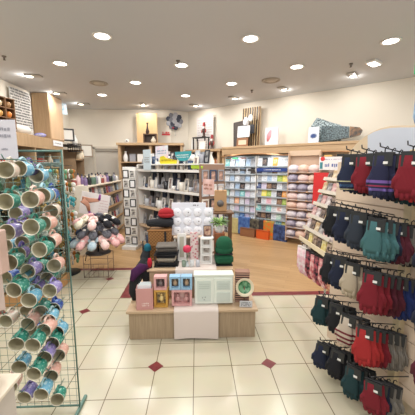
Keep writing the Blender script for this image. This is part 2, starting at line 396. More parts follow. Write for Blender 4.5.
# squiggle lines stand in for writing too small to read in the photo
def scribble(w, h, rows, y, seed=1, th=.45, M=None):
    rr = random.Random(seed); m = MB()
    for r in range(rows):
        x = -w/2; z = h/2-(r+.5)*h/rows
        while x < w/2-.004:
            l = rr.uniform(.35, .95)*h/rows*th
            if x+l > w/2: break
            m.box((x+l/2, y, z+rr.uniform(-.1, .1)*h/rows*th), (l*.7, .0012, h/rows*th*rr.uniform(.7, 1)), M=M); x += l*1.1
            if rr.random() < .18: x += l
    return m
t = thing('rack_sign', 'large pale grey header card with faint grey lettering over the mug rack', 'sign', PY(-6, 156, 1.55), 0)
MB().box((0, 0, .085), (.25, .004, .20), bev=.001).build('card', mat((206, 202, 208), .6), t)
scribble(.17, .07, 2, -.0035, 3, .5, Matrix.Translation((.02, 0, .12))).build('lettering', mat((150, 148, 156), .6), t)
scribble(.1, .02, 1, -.0035, 5, .5, Matrix.Translation((.03, 0, .035))).build('lettering', mat((160, 158, 166), .6), t)
MB().box((0, .006, -.01), (.26, .008, .02)).build('card_holder', WIREB, t)
# goods in front of the rack, lower left
x, y, z = PY(4, 342, 1.12)
tbx = thing('display_stand', 'low pale stand cut by the left edge, in front of the mugs', 'stand', (-.93, .98, 0), 0)
MB().box((0, 0, .325), (.28, .3, .65), bev=.006).build('stand_body', mat((196, 186, 176), .5), tbx); MB().box((0, 0, .66), (.32, .34, .02), bev=.004).build('stand_top', CREAM, tbx)
solo('fabric_pouch', MB().box((0, 0, .045), (.25, .22, .09), bev=.03), mat((198, 168, 158), .6, 0, 'noise', (184, 152, 142), 8), 'dusty pink padded pack on the stand at the lower left edge', 'pack', (-.92, .98, .67), R(12))
solo('clear_pouch', MB().box((0, 0, .03), (.2, .14, .06), bev=.025), mat((150, 164, 150), .25, 0, 'noise', (176, 184, 172), 12), 'grey green glossy pack on top of the pink pack, lower left edge', 'pack', (-.94, .99, .761), R(-8))
solo('gift_box', MB().box((0, 0, .1), (.1, .06, .2), bev=.004), mat((214, 182, 168), .6), 'pale pink upright box at the left edge between mugs', 'box', PY(-5, 273, 1.28), 0)
solo('price_stand', MB().box((0, 0, .1), (.08, .003, .2), bev=.001), mat((206, 184, 172), .6), 'pale pink card at the left edge below the upright box', 'card', PY(-3, 310, 1.28), 0)
# ================================================================== LEFT: GLASS CABINET
gc = thing('display_cabinet', 'glass display cabinet with honey wood base left of the tiled aisle', 'cabinet', (-2.08, 3.42, 0))
BX, BY = .34, .36
MB().box((0, 0, .07), (2*BX, 2*BY, .14), bev=.012).build('base', ORANGEW, gc)
MB().box((0, 0, 1.6), (2*BX, 2*BY, .03), bev=.004).build('top', mat((90, 110, 104), .4, .3), gc)
for sx in (-1, 1):
    for sy in (-1, 1): MB().box((sx*(BX-.012), sy*(BY-.012), .865), (.014, .014, 1.44)).build('corner_post', mat((110, 116, 110), .35, .6), gc)
for k, z in enumerate((.45, .74, 1.02, 1.3)): MB().box((0, 0, z), (2*BX-.03, 2*BY-.03, .008)).build('glass_shelf', GLASS, gc)
MB().box((BX-.004, 0, .865), (.004, 2*BY-.05, 1.44)).build('glass_pane', GLASS, gc)
MB().box((0, -BY+.004, .865), (2*BX-.05, .004, 1.44)).build('glass_pane', GLASS, gc)
FIG = [('pale green', (150, 196, 160)), ('honey gold', (190, 150, 90)), ('clear glass', (206, 214, 208)), ('sea blue', (90, 150, 180)), ('white', (232, 230, 224)), ('bronze', (120, 92, 60))]
def fig_bird(c):
    def f():
        t = thing('bird_figurine', '', 'figurine'); cm = mat(c, .2)
        MB().ball((0, 0, .055), (.036, .022, .028)).ball((.03, 0, .09), .017).loft([(-.02, 0, .06), (-.06, 0, .085)], [.014, .004], 8, flat=(1, .4)).build('body', cm, t)
        MB().loft([(.045, 0, .09), (.062, 0, .087)], [.005, .001], 6).build('beak', mat((190, 140, 60), .4), t)
        MB().lathe([(.025, 0), (.025, .008), (.006, .012), (.006, .03)], 12).build('stand', WIREB, t); return t
    return f
def fig_person(c):
    def f():
        t = thing('angel_figurine', '', 'figurine'); cm = mat(c, .25)
        MB().lathe([(.03, 0), (.028, .01), (.016, .06), (.018, .085), (.008, .1)], 14).build('robe', cm, t)
        MB().ball((0, 0, .115), .014).build('head', mat((222, 196, 170), .5), t)
        MB().loft([(0, .012, .075), (-.03, .02, .11), (-.045, .02, .07)], [.01, .014, .003], 8, flat=(1, .3)).loft([(0, .012, .075), (.03, .02, .11), (.045, .02, .07)], [.01, .014, .003], 8, flat=(1, .3)).build('wing', WHITE, t); return t
    return f
def vase_small(c):
    def f():
        t = thing('small_vase', '', 'vase')
        MB().lathe([(.02, 0), (.034, .02), (.038, .05), (.018, .09), (.014, .11), (.021, .125)], 16).build('body', mat(c, .15), t)
        MB().lathe([(.021, .125), (.018, .127), (.012, .11)], 16).build('rim', mat((190, 160, 100), .3, .8), t); return t
    return f
kinds = [('bird', fig_bird), ('angel', fig_person), ('vase', vase_small)]
for s, z in enumerate((.14, .454, .744, 1.024, 1.304)):
    for r in range(3):
        for k in range(6):
            kn, kb = kinds[(k+s+r) % 3]; cn, cc = FIG[(k*2+s*3+r*5) % 6]
            put(kn+cn, kb(cc), (-2.08+.26-r*.2, 3.42-.28+k*.112, z+.001), R(random.uniform(-60, 60)),
                '%s %s in the glass cabinet, %s shelf, %s from near end, %s row' % (cn, kn, ['base', 'lowest', 'second', 'third', 'top'][s], ORD[k], ['aisle-side', 'middle', 'inner'][r]), 'ornaments in the glass cabinet').scale = (1.5,)*3
# wire spinner between mugs and cabinet, with hanging charms
CH = [('green', (120, 180, 140)), ('gold', (196, 150, 80)), ('turquoise', (80, 170, 180)), ('white', (228, 226, 220)), ('amber', (180, 110, 50)), ('olive', (110, 110, 70))]
def charm(c):
    def f():
        t = thing('hanging_charm', '', 'ornament')
        MB().rod((0, 0, 0), (0, 0, -.05), .0012, 5).build('cord', WIREB, t)
        MB().ball((0, 0, -.08), (.034, .014, .036)).ball((0, 0, -.15), (.02, .012, .036)).build('pendant', mat(c, .25), t); return t
    return f
for wx, wy, wr, wn in ((-1.93, 4.1, .16, 'nearer'), (-2.32, 4.62, .2, 'farther')):
    ws = thing('charm_spinner', wn+' of two dark wire spinners of coloured charms beyond the glass cabinet', 'rack', (wx, wy, 0))
    MB().rod((0, 0, 0), (0, 0, 1.6), .01, 8).build('pole', WIREB, ws); MB().lathe([(.18, 0), (.18, .012), (.02, .03)], 24).build('base', WIREB, ws)
    for s, z in enumerate((.34, .55, .76, .97, 1.18, 1.39, 1.58)):
        m = MB(); m.tube([(wr*math.cos(a*PI/8), wr*math.sin(a*PI/8), z) for a in range(17)], .0025, 5)
        for a in range(4): m.rod((0, 0, z), (wr*math.cos(a*PI/2), wr*math.sin(a*PI/2), z), .002, 5)
        m.build('ring', WIREB, ws)
        for k in range(10):
            cn, cc = CH[(k*5+s*2+(k*s) % 3) % 6]; a = k*PI/5+s*.3
            put('ch'+cn, charm(cc), (wx+wr*math.cos(a), wy+wr*math.sin(a), z-.003), a, '%s charm on the %s wire spinner, %s ring up, %s round it' % (cn, wn, ORD[s], ORD[k]), 'charms on the wire spinners')
# ================================================================== LEFT WALL: BULKHEAD, CUPBOARD, SHELVES
bh = thing('side_shelving', 'long wood fronted wall shelving bay along the left wall', 'shelving', (-3.22, 4.95, 0))
MB().box((.0, 0, 2.03), (.44, 3.3, .22)).build('bulkhead', WOOD, bh)
MB().box((-.2, 0, .96), (.03, 3.3, 1.92)).build('back_panel', mat((150, 152, 148), .7), bh)
for z in (.12, .5, .85, 1.2, 1.55): MB().box((0, 0, z), (.4, 3.26, .025)).build('shelf', WOODH, bh)
for y in (-1.63, -.55, .55, 1.63): MB().box((0, y, .96), (.42, .03, 1.92)).build('upright', WOOD, bh)
cb = thing('tall_cupboard', 'tall pale wood cupboard rising to the ceiling on the left wall shelving', 'cupboard', (-3.26, 6.58, 2.14))
MB().box((0, 0, .475), (.34, .62, .95), bev=.004).build('body', WOOD, cb); MB().box((.172, 0, .475), (.012, .58, .9), bev=.003).build('door', mat((214, 184, 150), .4, 0, 'wood', (204, 172, 138), 10), cb)
FL = Frame(-3.38, 4.4, PI/2)
t = thing('word_art', 'white wall hanging covered in dense black lettering above the left shelving', 'wall art', (-3.38, 5.83, 2.22), (0, R(-2), PI/2))
MB().box((0, 0, .4), (.64, .012, .8)).build('board', mat((206, 204, 200), .7), t)
scribble(.62, .76, 15, -.0075, 11, .6, Matrix.Translation((0, 0, .42))).build('lettering', mat((34, 36, 46), .6), t)
x, y, z = PY(22, 135, 5.3)
solo('white_bundle', MB().loft([(-.17, 0, .08), (-.1, 0, .09), (.1, 0, .08), (.2, 0, .07)], [.03, .08, .075, .02], 12).loft([(-.24, 0, .14), (-.15, 0, .09)], [.045, .03], 10), mat((232, 228, 220), .6), 'white wrapped bundle lying below the lettered wall hanging', 'ornament', (-3.12, 5.35, 2.141), R(80))
# cubby of small wooden boxes with bright toys
t = thing('cubby_shelf', 'small dark wood cubby shelf of red and orange ornaments, upper left', 'shelf', (-3.1, 4.72, 2.14), R(75))
m = MB()
for i in range(4): m.box((-.24+i*.16, 0, .28), (.014, .12, .46))
for i in range(4): m.box((0, 0, .05+i*.153), (.5, .12, .014))
m.box((0, .06, .28), (.5, .008, .47)); m.build('cubby', mat((138, 100, 66), .6, 0, 'wood', (110, 78, 50), 12), t)
cc = [(200, 70, 50), (220, 130, 60), (210, 190, 150), (190, 60, 50), (224, 150, 70), (160, 120, 80), (226, 96, 50), (210, 160, 90), (120, 90, 70)]
fr = Frame(-3.1, 4.72, R(75))
for i in range(3):
    for j in range(3):
        c = cc[(i*3+j*4) % 9]; nm = {200: 'red', 190: 'red', 220: 'orange', 224: 'orange', 226: 'orange', 210: 'beige', 160: 'brown', 120: 'brown'}[c[0]]
        def bowl(c=c):
            return tag(MB().lathe([(.02, 0), (.05, .03), (.055, .07), (.03, .1), (.02, .09), (.001, .02)], 14).build('ornament_pot', mat(c, .3)), '', 'ornament')
        put('pot%s%s' % (c[0], c[1]), bowl, fr.w(-.16+i*.16, .005, 2.198+j*.153), 0, '%s pot in the dark cubby shelf, %s column, %s row up' % (nm, ['left', 'middle', 'right'][i], ORD[j]), 'pots in the cubby shelf')
t = thing('oval_sign', 'small lilac oval sign at the foot of the tall cupboard', 'sign', PY(40.5, 137, 6.2), R(20))
MB().loft([(0, -.006, .04), (0, .006, .04)], .075, 20, flat=(1.5, .6), up=(0, 0, 1)).build('plate', mat((150, 148, 200), .5), t)
scribble(.15, .035, 1, -.008, 4, .5, Matrix.Translation((0, 0, .04))).build('lettering', WHITE, t)
t = thing('shelf_label', 'white label strip on the bulkhead below the tall cupboard', 'sign', (-2.985, 6.35, 2.0), PI/2)
MB().box((0, 0, .06), (.42, .005, .11)).build('card', PAPER, t); scribble(.3, .05, 1, -.004, 9, .5, Matrix.Translation((0, 0, .06))).build('lettering', GREY, t)
# goods along the left wall shelves: boxes, vases, frames
SH = [((110, 80, 56), 'brown'), ((226, 190, 60), 'yellow'), ((236, 236, 232), 'white'), ((214, 140, 70), 'orange'), ((196, 176, 150), 'beige'), ((60, 70, 110), 'dark blue'), ((170, 60, 50), 'red'), ((120, 150, 160), 'grey blue')]
def carton(c, w, d, h):
    def f():
        t = thing('gift_carton', '', 'box')
        MB().box((0, 0, h*.42), (w, d, h*.84), bev=.003).build('box_base', mat(c, .5), t); MB().box((0, 0, h*.92), (w*1.04, d*1.04, h*.16), bev=.003).build('lid', mat(tuple(int(v*.85) for v in c), .5), t); return t
    return f
def jar(c):
    def f():
        t = thing('lidded_jar', '', 'jar')
        MB().lathe([(.045, 0), (.052, .01), (.052, .1), (.04, .115)], 18).build('jar_body', mat(c, .2), t); MB().lathe([(.042, .115), (.044, .135), (.001, .14)], 18).build('lid', mat((190, 180, 160), .4), t); return t
    return f
def gvase(c):
    def f():
        t = thing('tall_vase', '', 'vase')
        MB().lathe([(.045, 0), (.066, .06), (.06, .14), (.03, .21), (.026, .24), (.038, .265)], 18).build('vase_body', mat(c, .2), t); MB().lathe([(.038, .265), (.032, .266), (.02, .24)], 18).build('rim', mat((220, 210, 190), .3), t); return t
    return f
zn = ['floor', 'lowest', 'second', 'third', 'top']
for s, z in enumerate((.133, .513, .863, 1.213, 1.563)):
    for k in range(15):
        c, cn = SH[(k*3+s*5+(k*k) % 3) % 8]; y = 3.48+k*.215
        if abs(y-4.4) < .1 or abs(y-5.5) < .1: y += .06
        q = (k+s) % 3; fb, fn = [(carton(c, .12, .15, .17), 'lidded box'), (jar(c), 'lidded jar'), (gvase(c), 'tall vase')][q]
        put('sh%d%s' % (q, cn), fb, (-3.15, y, z), R(random.uniform(-15, 15)), '%s %s on the left wall shelving, %s shelf, %s from the near end' % (cn, fn, zn[s], ORD[k]), 'goods on the left wall shelving')
# further unit past the cupboard
fu = thing('end_shelving', 'tall brown panelled shelf unit at the far end of the left wall', 'shelving', (-3.15, 7.28, 0))
MB().box((0, .2, 1.0), (.5, .04, 2.0)).build('side_panel', mat((150, 124, 96), .6), fu); MB().box((0, -.3, .88), (.5, .04, 1.76)).build('side_panel', mat((150, 124, 96), .6), fu)
for z in (.3, .75, 1.2, 1.74): MB().box((0, -.05, z), (.5, .5, .03)).build('shelf', WOODH, fu)
MB().box((-.03, -.05, 2.08), (.44, .5, .03)).build('shelf', BLACK, fu)
put('pf1', frame_obj(.3, .3, BLACK, mat((226, 224, 218), .6), .035), PY(68, 141, 7.1), (R(-8), 0, R(30)), 'black framed square picture leaning on the far left shelf unit')
put('pf2', frame_obj(.3, .32, mat((150, 130, 108), .5), mat((224, 220, 210), .6), .03), PY(87, 157, 7.6), (R(-5), 0, R(25)), 'taupe framed white picture left of the back door')
t = thing('wire_basket', 'black wire basket below the black framed picture, far left', 'basket', PY(75, 151.5, 7.25), R(20))
m = MB()
for z in (0, .09, .18): m.tube([(-.15, -.1, z), (.15, -.1, z), (.15, .1, z), (-.15, .1, z), (-.15, -.1, z)], .006, 5)
for i in range(7): m.rod((-.15+i*.05, -.1, 0), (-.15+i*.05, -.1, .18), .005, 5).rod((-.15+i*.05, .1, 0), (-.15+i*.05, .1, .18), .005, 5)
m.build('wire_body', BLACK, t); MB().box((0, 0, .005), (.28, .18, .006)).build('bottom', BLACK, t)
solo('blue_print', MB().box((0, 0, .17), (.2, .02, .34), bev=.003), mat((110, 170, 200), .5, 0, 'noise', (226, 232, 236), 12), 'pale blue abstract print leaning beside the tall cupboard', 'picture', PY(63, 114.5, 7.3), (R(-5), 0, R(40)))
solo('white_vase', MB().lathe([(.04, 0), (.07, .06), (.06, .14), (.03, .2), (.04, .24)], 18), WHITE, 'white vase on the black shelf of the far left unit', 'vase', (-3.0, 7.25, 2.096))
solo('lampshade', MB().lathe([(.06, 0), (.1, .02), (.07, .2), (.05, .2)], 18), mat((240, 226, 200), .7), 'small cream lampshade on the far left shelf unit', 'lampshade', (-2.96, 7.42, 1.756))
# ================================================================== LOW GONDOLA with cards and books (faces the aisle)
G1 = Frame(-1.9, 4.95, PI/2)
gd = thing('low_gondola', 'low wooden shelf run of books and cards leading to the back door', 'shelving', (-2.1, 6.05, 0))
MB().box((-.02, 0, .6), (.03, 2.2, 1.2)).build('spine', CREAM, gd)
for y in (-1.1, 1.1): MB().box((-.0, y, .62), (.46, .03, 1.24)).build('end_panel', mat((226, 216, 200), .6), gd)
for z in (.08, .38, .68, .97, 1.22): MB().box((.0, 0, z), (.46, 2.17, .022)).build('shelf', mat((90, 66, 50), .6) if z < 1.2 else CREAM, gd)
for z in (.1, .4, .7, .99): MB().box((.235, 0, z+.01), (.01, 2.17, .05)).build('shelf_edge', WOODH, gd)
def book(c, w=.12, h=.17):
    def f():
        t = thing('greeting_book', '', 'book')
        MB().box((0, .012, h/2), (w, .018, h), bev=.001).build('pages', PAPER, t)
        MB().box((0, .001, h/2), (w+.004, .004, h+.004)).box((0, -.0015, h*.62), (w*.6, .003, h*.4), 1).build('cover', [mat(c, .45), mat(tuple(255-int((255-v)*.45) for v in c), .5, 0, 'noise', c, 20)], t); return t
    return f
BK = [('white', (230, 228, 226)), ('purple', (120, 80, 150)), ('black', (40, 40, 46)), ('pink', (214, 150, 160)), ('grey', (150, 152, 160)), ('red', (170, 60, 60)), ('pale blue', (170, 196, 214)), ('cream', (226, 214, 190))]
for s, z in enumerate((.092, .392, .692, .982)):
    for k in range(13):
        cn, c = BK[(k*3+s*5+k//4) % 8]
        put('bk'+cn, book(c), (-1.93, 5.06+k*.163, z+.001), (R(-8), 0, PI/2), '%s book on the low gondola, %s shelf, %s from the near end' % (cn, ['bottom', 'second', 'third', 'upper'][s], ORD[k]), 'books on the low gondola').scale = (random.uniform(.85, 1.1), 1, random.uniform(.75, 1.2))
BOT = [('purple', (116, 96, 136)), ('white', (214, 212, 210)), ('black', (36, 36, 40)), ('red', (140, 70, 66)), ('green', (84, 110, 96)), ('pink', (206, 176, 178)), ('grey', (140, 140, 150))]
def bottle(c):
    def f():
        t = thing('bottle', '', 'bottle')
        MB().lathe([(.03, 0), (.034, .01), (.034, .1), (.014, .13), (.012, .15)], 14).build('bottle_body', mat(c, .2), t); MB().lathe([(.015, .15), (.015, .175), (.001, .178)], 12).build('cap', mat((50, 50, 54), .4), t); return t
    return f
for r in range(2):
    for k in range(12):
        cn, c = BOT[(k*2+r*3) % 7]; q = (k+r*2) % 3
        if q == 2: put('jar'+cn, jar(c), (-1.97-.2*r, 5.1+k*.175, 1.232), 0, '%s jar atop the low gondola, %s from the near end, %s row' % (cn, ORD[k], ['aisle-side', 'inner'][r]), 'bottles on top of the low gondola').scale = (random.uniform(.8, 1.25),)*3
        else: put('bot'+cn, bottle(c), (-1.97-.2*r, 5.1+k*.175, 1.232), 0, '%s bottle atop the low gondola, %s from the near end, %s row' % (cn, ORD[k], ['aisle-side', 'inner'][r]), 'bottles on top of the low gondola').scale = (random.uniform(.8, 1.25),)*3
# leg poster tilted on the near end
px = PY(92.5, 217, 4.55)
t = thing('sock_poster', 'tilted white poster of two crossed legs in purple socks', 'poster', px, (0, R(12), R(6)))
MB().box((0, 0, .21), (.44, .008, .36)).build('board', mat((234, 226, 224), .6), t)
SK = mat((202, 146, 122), .6); PU = mat((130, 60, 130), .6)
def flat(pts, r, y, mi, m):
    m.loft([(a, y, b) for a, b in pts], r, 8, mi, flat=(1, .05)); return m
m = MB(); flat([(-.2, .26), (-.08, .26), (.06, .29)], [.045, .04, .022], -.005, 0, m); flat([(.055, .285), (.06, .32), (.06, .385)], [.024, .02, .014], -.0055, 1, m)
flat([(-.19, .25), (-.1, .18), (-.06, .08)], [.05, .034, .02], -.006, 0, m); flat([(-.06, .085), (-.05, .05), (.04, .05)], [.02, .022, .012], -.0065, 1, m)
m.build('printed_legs', [SK, PU], t)
scribble(.14, .22, 5, -.0055, 6, .28, Matrix.Translation((.14, 0, .2))).build('lettering', mat((206, 170, 176), .6), t)
MB().box((0, .008, .0), (.02, .008, .2)).rod((0, .012, -.1), (0, .012, -px[2]+.01), .006).build('holder', WIREB, t)
# ================================================================== SLIPPER STAND
SX, SY = -1.43, 4.02
st = thing('slipper_stand', 'round wire stand of fluffy slippers on the tile edge', 'rack', (SX, SY, 0))
m = MB()
for sx in (-.17, .17):
    for sy in (-.13, .13): m.rod((sx, sy, 0), (sx, sy, .32), .005)
for z in (.01, .2, .32): m.tube([(-.17, -.13, z), (.17, -.13, z), (.17, .13, z), (-.17, .13, z), (-.17, -.13, z)], .004, 5)
for k in range(6): m.rod((-.17+k*.068, -.13, .01), (-.17+k*.068, -.13, .2), .0025, 5)
m.build('wire_base', mat((150, 130, 120), .4, .6), st)
MB().lathe([(.001, .33), (.17, .33), (.175, .338), (.17, .345), (.001, .345)], 28).build('tray', mat((70, 66, 66), .5), st)
MB().rod((0, 0, .34), (0, 0, .84), .012, 10).build('pole', WIREB, st)
for z, r in ((.50, .26), (.80, .2)):
    m = MB(); m.tube([(r*math.cos(a*PI/12), r*math.sin(a*PI/12), z) for a in range(25)], .005, 6)
    for a in range(8): m.rod((0, 0, z), (r*math.cos(a*PI/4), r*math.sin(a*PI/4), z), .004, 5)
    m.build('tier', WIREB, st)
def slipper(c, c2):
    def f():
        t = thing('fluffy_slipper', '', 'slipper')
        fz = mat(c, .95, 0, 'noise', c2, 40, bump=.6)
        MB().loft([(0, .1, .012), (0, .05, .012), (0, -.03, .012), (0, -.1, .012)], [.03, .038, .042, .026], 14, flat=(1, .3), up=(0, 0, 1)).build('sole', mat((150, 140, 136), .8), t)
        m = MB(); m.ball((0, -.045, .045), (.056, .068, .046), jag=.06, n=16).ball((0, .05, .03), (.046, .06, .026), n=12)
        for k in range(9):
            a = PI*k/8; m.ball((.044*math.cos(a), .04+.062*math.sin(a), .05), .022, n=8, jag=.1)
        m.build('upper', fz, t)
        MB().ball((0, .008, .062), (.03, .03, .018)).build('lining', mat((236, 228, 220), .9), t)
        return t
    return f
SL = [('pink', (242, 196, 192), (232, 172, 172)), ('blush', (244, 212, 206), (236, 196, 190)), ('pale blue', (190, 208, 216), (170, 192, 204)), ('cream', (236, 228, 206), (222, 212, 188)), ('black', (36, 36, 42), (24, 24, 30)), ('grey', (120, 120, 128), (96, 96, 104)), ('navy', (52, 66, 90), (40, 52, 76))]
low = ['pink', 'blush', 'pale blue', 'cream', 'pink', 'blush', 'pink', 'pale blue', 'pink', 'blush', 'navy', 'pink']
order = {6: 'navy', 7: 'pale blue', 8: 'pink', 9: 'pale blue', 10: 'blush', 11: 'pink', 0: 'pink', 1: 'pink', 2: 'grey', 3: 'cream', 4: 'blush', 5: 'grey'}
for tier, (z, r, n) in enumerate(((.50, .25, 12), (.63, .17, 8), (.77, .2, 8))):
    for k in range(n):
        a = 2*PI*k/n+.1
        cn = order[k] if tier == 0 else (['black', 'cream', 'grey', 'pink', 'pink', 'cream', 'blush', 'black'][k] if tier == 2 else ['grey', 'black', 'grey', 'cream', 'navy', 'grey', 'grey', 'grey'][k])
        sd = next(s for s in SL if s[0] == cn)
        put('sl'+cn, slipper(*sd[1:]), (SX+r*math.cos(a), SY+r*math.sin(a), z), (R(35), 0, a+PI/2),
            '%s fluffy slipper on the %s stand tier, %s round from the right' % (cn, ['lowest', 'middle', 'top'][tier], ORD[k]), 'fluffy slippers on the stand').scale = (1.05,)*3
# ================================================================== WHITE DISPLAY SHELVES (centre left)
WR = R(-51.3); W = Frame(-1.12, 5.46, WR); WL = 1.88
def Wt(name, label, cat, t, out, z, grp=None): return thing(name, label, cat, W.w(t, out, z), WR, grp)
wt = thing('display_shelves', 'angled white edged display shelves of frames and giftware behind the promo table', 'shelving', W.w(0, 0, 0), WR)
WZ = [.1, .46, .82, 1.17, 1.5]
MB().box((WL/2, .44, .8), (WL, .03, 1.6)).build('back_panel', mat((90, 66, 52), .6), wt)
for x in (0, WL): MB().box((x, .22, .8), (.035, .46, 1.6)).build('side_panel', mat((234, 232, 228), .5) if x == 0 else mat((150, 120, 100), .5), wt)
for z in WZ:
    s = MB().box((WL/2, .22, z), (WL-.04, .44, .024)).build('shelf', WOODH, wt)
    MB().box((WL/2, -.006, z), (WL-.04, .012, .04)).build('shelf_edge', mat((214, 190, 160), .4) if z < 1.1 else WHITE, s)
WC = [('white', (236, 234, 232)), ('black', (44, 44, 50)), ('grey', (150, 150, 156)), ('silver', (190, 192, 198)), ('ivory', (230, 224, 214)), ('dark blue', (60, 74, 100))]
def pict(k): return [mat((60, 60, 66), .5, 0, 'noise', (180, 180, 180), 14), mat((224, 220, 216), .5), mat((180, 160, 150), .5, 0, 'noise', (90, 80, 84), 18)][k]
def candle(c):
    def f():
        t = thing('jar_candle', '', 'candle')
        MB().lathe([(.046, 0), (.051, .006), (.051, .14), (.047, .14), (.047, .06), (.001, .06)], 18).build('glass', mat(c, .2), t)
        MB().lathe([(.0465, .06), (.0465, .1), (.001, .1)], 16).rod((0, 0, .1), (0, 0, .112), .002).build('wax', mat((240, 232, 214), .6), t); return t
    return f
def cup(c):
    def f():
        t = thing('teacup', '', 'cup')
        MB().lathe([(.028, 0), (.032, .008), (.044, .07), (.041, .07), (.03, .012), (.001, .01)], 18).build('cup_body', mat(c, .2), t)
        MB().loft([(.04, 0, .055), (.066, 0, .05), (.064, 0, .025), (.036, 0, .02)], .005, 8).build('handle', mat(c, .2), t); return t
    return f
for s, z in enumerate(WZ):
    for k in range(16):
        tpos = .08+k*.1135; cn, c = WC[(k*5+s*2+(k//3)) % 6]; q = (k+s*2) % 4; z0 = z+.0125
        lab = 'on the white display shelves, %s shelf, %s from the left' % (['bottom', 'second', 'third', 'fourth', 'top'][s], ORD[k])
        lab2 = 'at the back of the white shelves, %s shelf, %s from left' % (['bottom', 'second', 'third', 'fourth', 'top'][s], ORD[k])
        rot = (0, 0, WR+R(random.uniform(-12, 12)))
        for back in (0, 1):
            if back == 0:
                if q in (0, 2): put('wf%s%d' % (cn, k % 3), frame_obj(.106, .2, mat(c, .35), pict(k % 3), .02), W.w(tpos, -.07, z0), (R(-8), 0, WR), '%s photo frame ' % cn+lab, 'frames and giftware on the white shelves')
                elif q == 1: put('wc'+cn, candle(c), W.w(tpos, -.08, z0), rot, '%s jar candle ' % cn+lab, 'frames and giftware on the white shelves')
                else: put('wu'+cn, cup(c), W.w(tpos, -.08, z0), rot, '%s teacup ' % cn+lab, 'frames and giftware on the white shelves')
            else:
                cn2, c2 = WC[(k*7+s*3+1) % 6]
                if (k+s) % 2: put('wg'+cn2, gvase(c2), W.w(tpos, -.27, z0), rot, '%s tall vase ' % cn2+lab2, 'giftware at the back of the white shelves')
                else: put('wb'+cn2, carton(c2, .105, .1, .27), W.w(tpos, -.29, z0), (0, 0, WR), '%s lidded box ' % cn2+lab2, 'giftware at the back of the white shelves')
# end stand with framed words at the left end
E1 = Frame(-1.36, 5.42, R(-12))
es = thing('frame_tower', 'narrow white tower stand hung with small black and white frames', 'stand', (-1.28, 5.31, 0), R(-12))
MB().box((0, .1, .78), (.26, .06, 1.56), bev=.004).build('tower_panel', WHITE, es); MB().box((0, .06, .03), (.28, .26, .06)).build('base', WHITE, es)
EF = Frame(-1.28, 5.31, R(-12))
for r in range(8):
    for k in range(2):
        bw = (r+k) % 2
        put('ef%d' % bw, frame_obj(.115, .15, BLACK if bw else WHITE, PAPER if bw else mat((50, 50, 56), .5, 0, 'noise', (200, 196, 190), 22), .016), EF.w(-.065+.13*k, -.06, .08+r*.182), R(-12),
            '%s small frame on the white tower stand, %s column, %s row from the bottom' % ('black' if bw else 'white', ['left', 'right'][k], ORD[r]), 'small frames on the white tower')
E2 = Frame(*W.w(WL+.02, -.45, 0)[:2], 0); E2 = Frame(*W.w(WL+.03, .02, 0)[:2], WR+PI/2)
for r in range(6):
    for k in range(3):
        cn, c = WC[(k*3+r*5+1) % 6]
        put('eg%s%d' % (cn, r % 2), frame_obj(.125, .17, mat(c, .4), mat((214, 170, 150), .5, 0, 'noise', (120, 100, 92), 16) if r % 2 else pict(1), .02), E2.w(.085+k*.15, .0, .3+r*.21), WR+PI/2,
            '%s frame on the near end of the white shelves, %s row up, %s column' % (cn, ORD[r], ['left', 'middle', 'right'][k]), 'frames on the near end of the white shelves')
for k in range(16):
    cn, c = WC[(k*5+1+k//4) % 6]
    p = W.w(.08+k*.1135, -.19, 1.611)
    lab = 'on the very top of the white shelves, %s from the left' % ORD[k]
    if k % 2: put('wf%s%d' % (cn, k % 3), frame_obj(.106, .2, mat(c, .35), pict(k % 3), .02), p, (R(-8), 0, WR), '%s photo frame ' % cn+lab, 'frames and giftware on the white shelves')
    else: put('wc'+cn, candle(c), p, WR, '%s jar candle ' % cn+lab, 'frames and giftware on the white shelves')
# signs and boxes on top of the shelves
def sign_on(F, rz, name, label, px0, py0, px1, py1, out, cm, lm=None, shape=None, seed=1, rows=1, frac=.6, cat='sign', post=None, thick=.006):
    t0, z1 = F.pix(px0, py0, out); t1, z0 = F.pix(px1, py1, out); w, h = t1-t0, z1-z0
    t = thing(name, label, cat, F.w((t0+t1)/2, out, z0), rz)
    if shape: MB().prism([(a*w/2, b*h) for a, b in shape], -thick/2, thick/2).build('board', cm, t)
    else: MB().box((0, 0, h/2), (w, thick, h), bev=.001).build('board', cm, t)
    if lm: scribble(w*.75, h*frac, rows, -thick/2-.001, seed, .55, Matrix.Translation((0, 0, h/2))).build('lettering', lm, t)
    if post: MB().rod((0, thick/2+.004, h*.4), (0, thick/2+.004, post-z0), .005).build('post', CHROME, t)
    return t
sign_on(W, WR, 'display_board', 'tall pale blue card standing on the left of the white shelves', 143, 150, 151, 170, .02, mat((206, 222, 232), .5), GREY, seed=2, rows=3, frac=.3)
sign_on(W, WR, 'display_board', 'white sign with pastel blots above the yellow tickets', 155.5, 146.5, 168, 158, -.06, mat((226, 232, 240), .5, 0, 'noise', (236, 210, 226), 9), mat((110, 150, 180), .5), seed=8, rows=2, frac=.4, post=1.5)
cloud = [(-1, .25), (-.95, .9), (-.5, 1), (-.2, .75), (.3, .6), (1, .45), (.95, .1), (.4, 0), (-.2, .05), (-.8, .0)]
sign_on(W, WR, 'promo_sign', 'yellow cloud shaped sign on the white shelves', 159.5, 156, 177, 164.5, -.02, mat((228, 212, 50), .5), mat((180, 150, 30), .5), cloud, seed=3, frac=.3, post=1.5)
bowl = [(-1, 1), (1, 1), (.95, .6), (.7, .2), (.35, 0), (-.4, 0), (-.75, .25), (-.95, .6)]
sign_on(W, WR, 'promo_sign', 'turquoise bowl shaped sign with white lettering', 175, 152, 191.5, 160.5, -.05, mat((54, 160, 170), .5), WHITE, bowl, seed=13, rows=2, frac=.45, post=1.5)
sign_on(W, WR, 'promo_sign', 'lime green cloud shaped ticket right of the turquoise sign', 191, 163, 203, 169, 0, mat((170, 200, 60), .5), None, cloud, post=1.5)
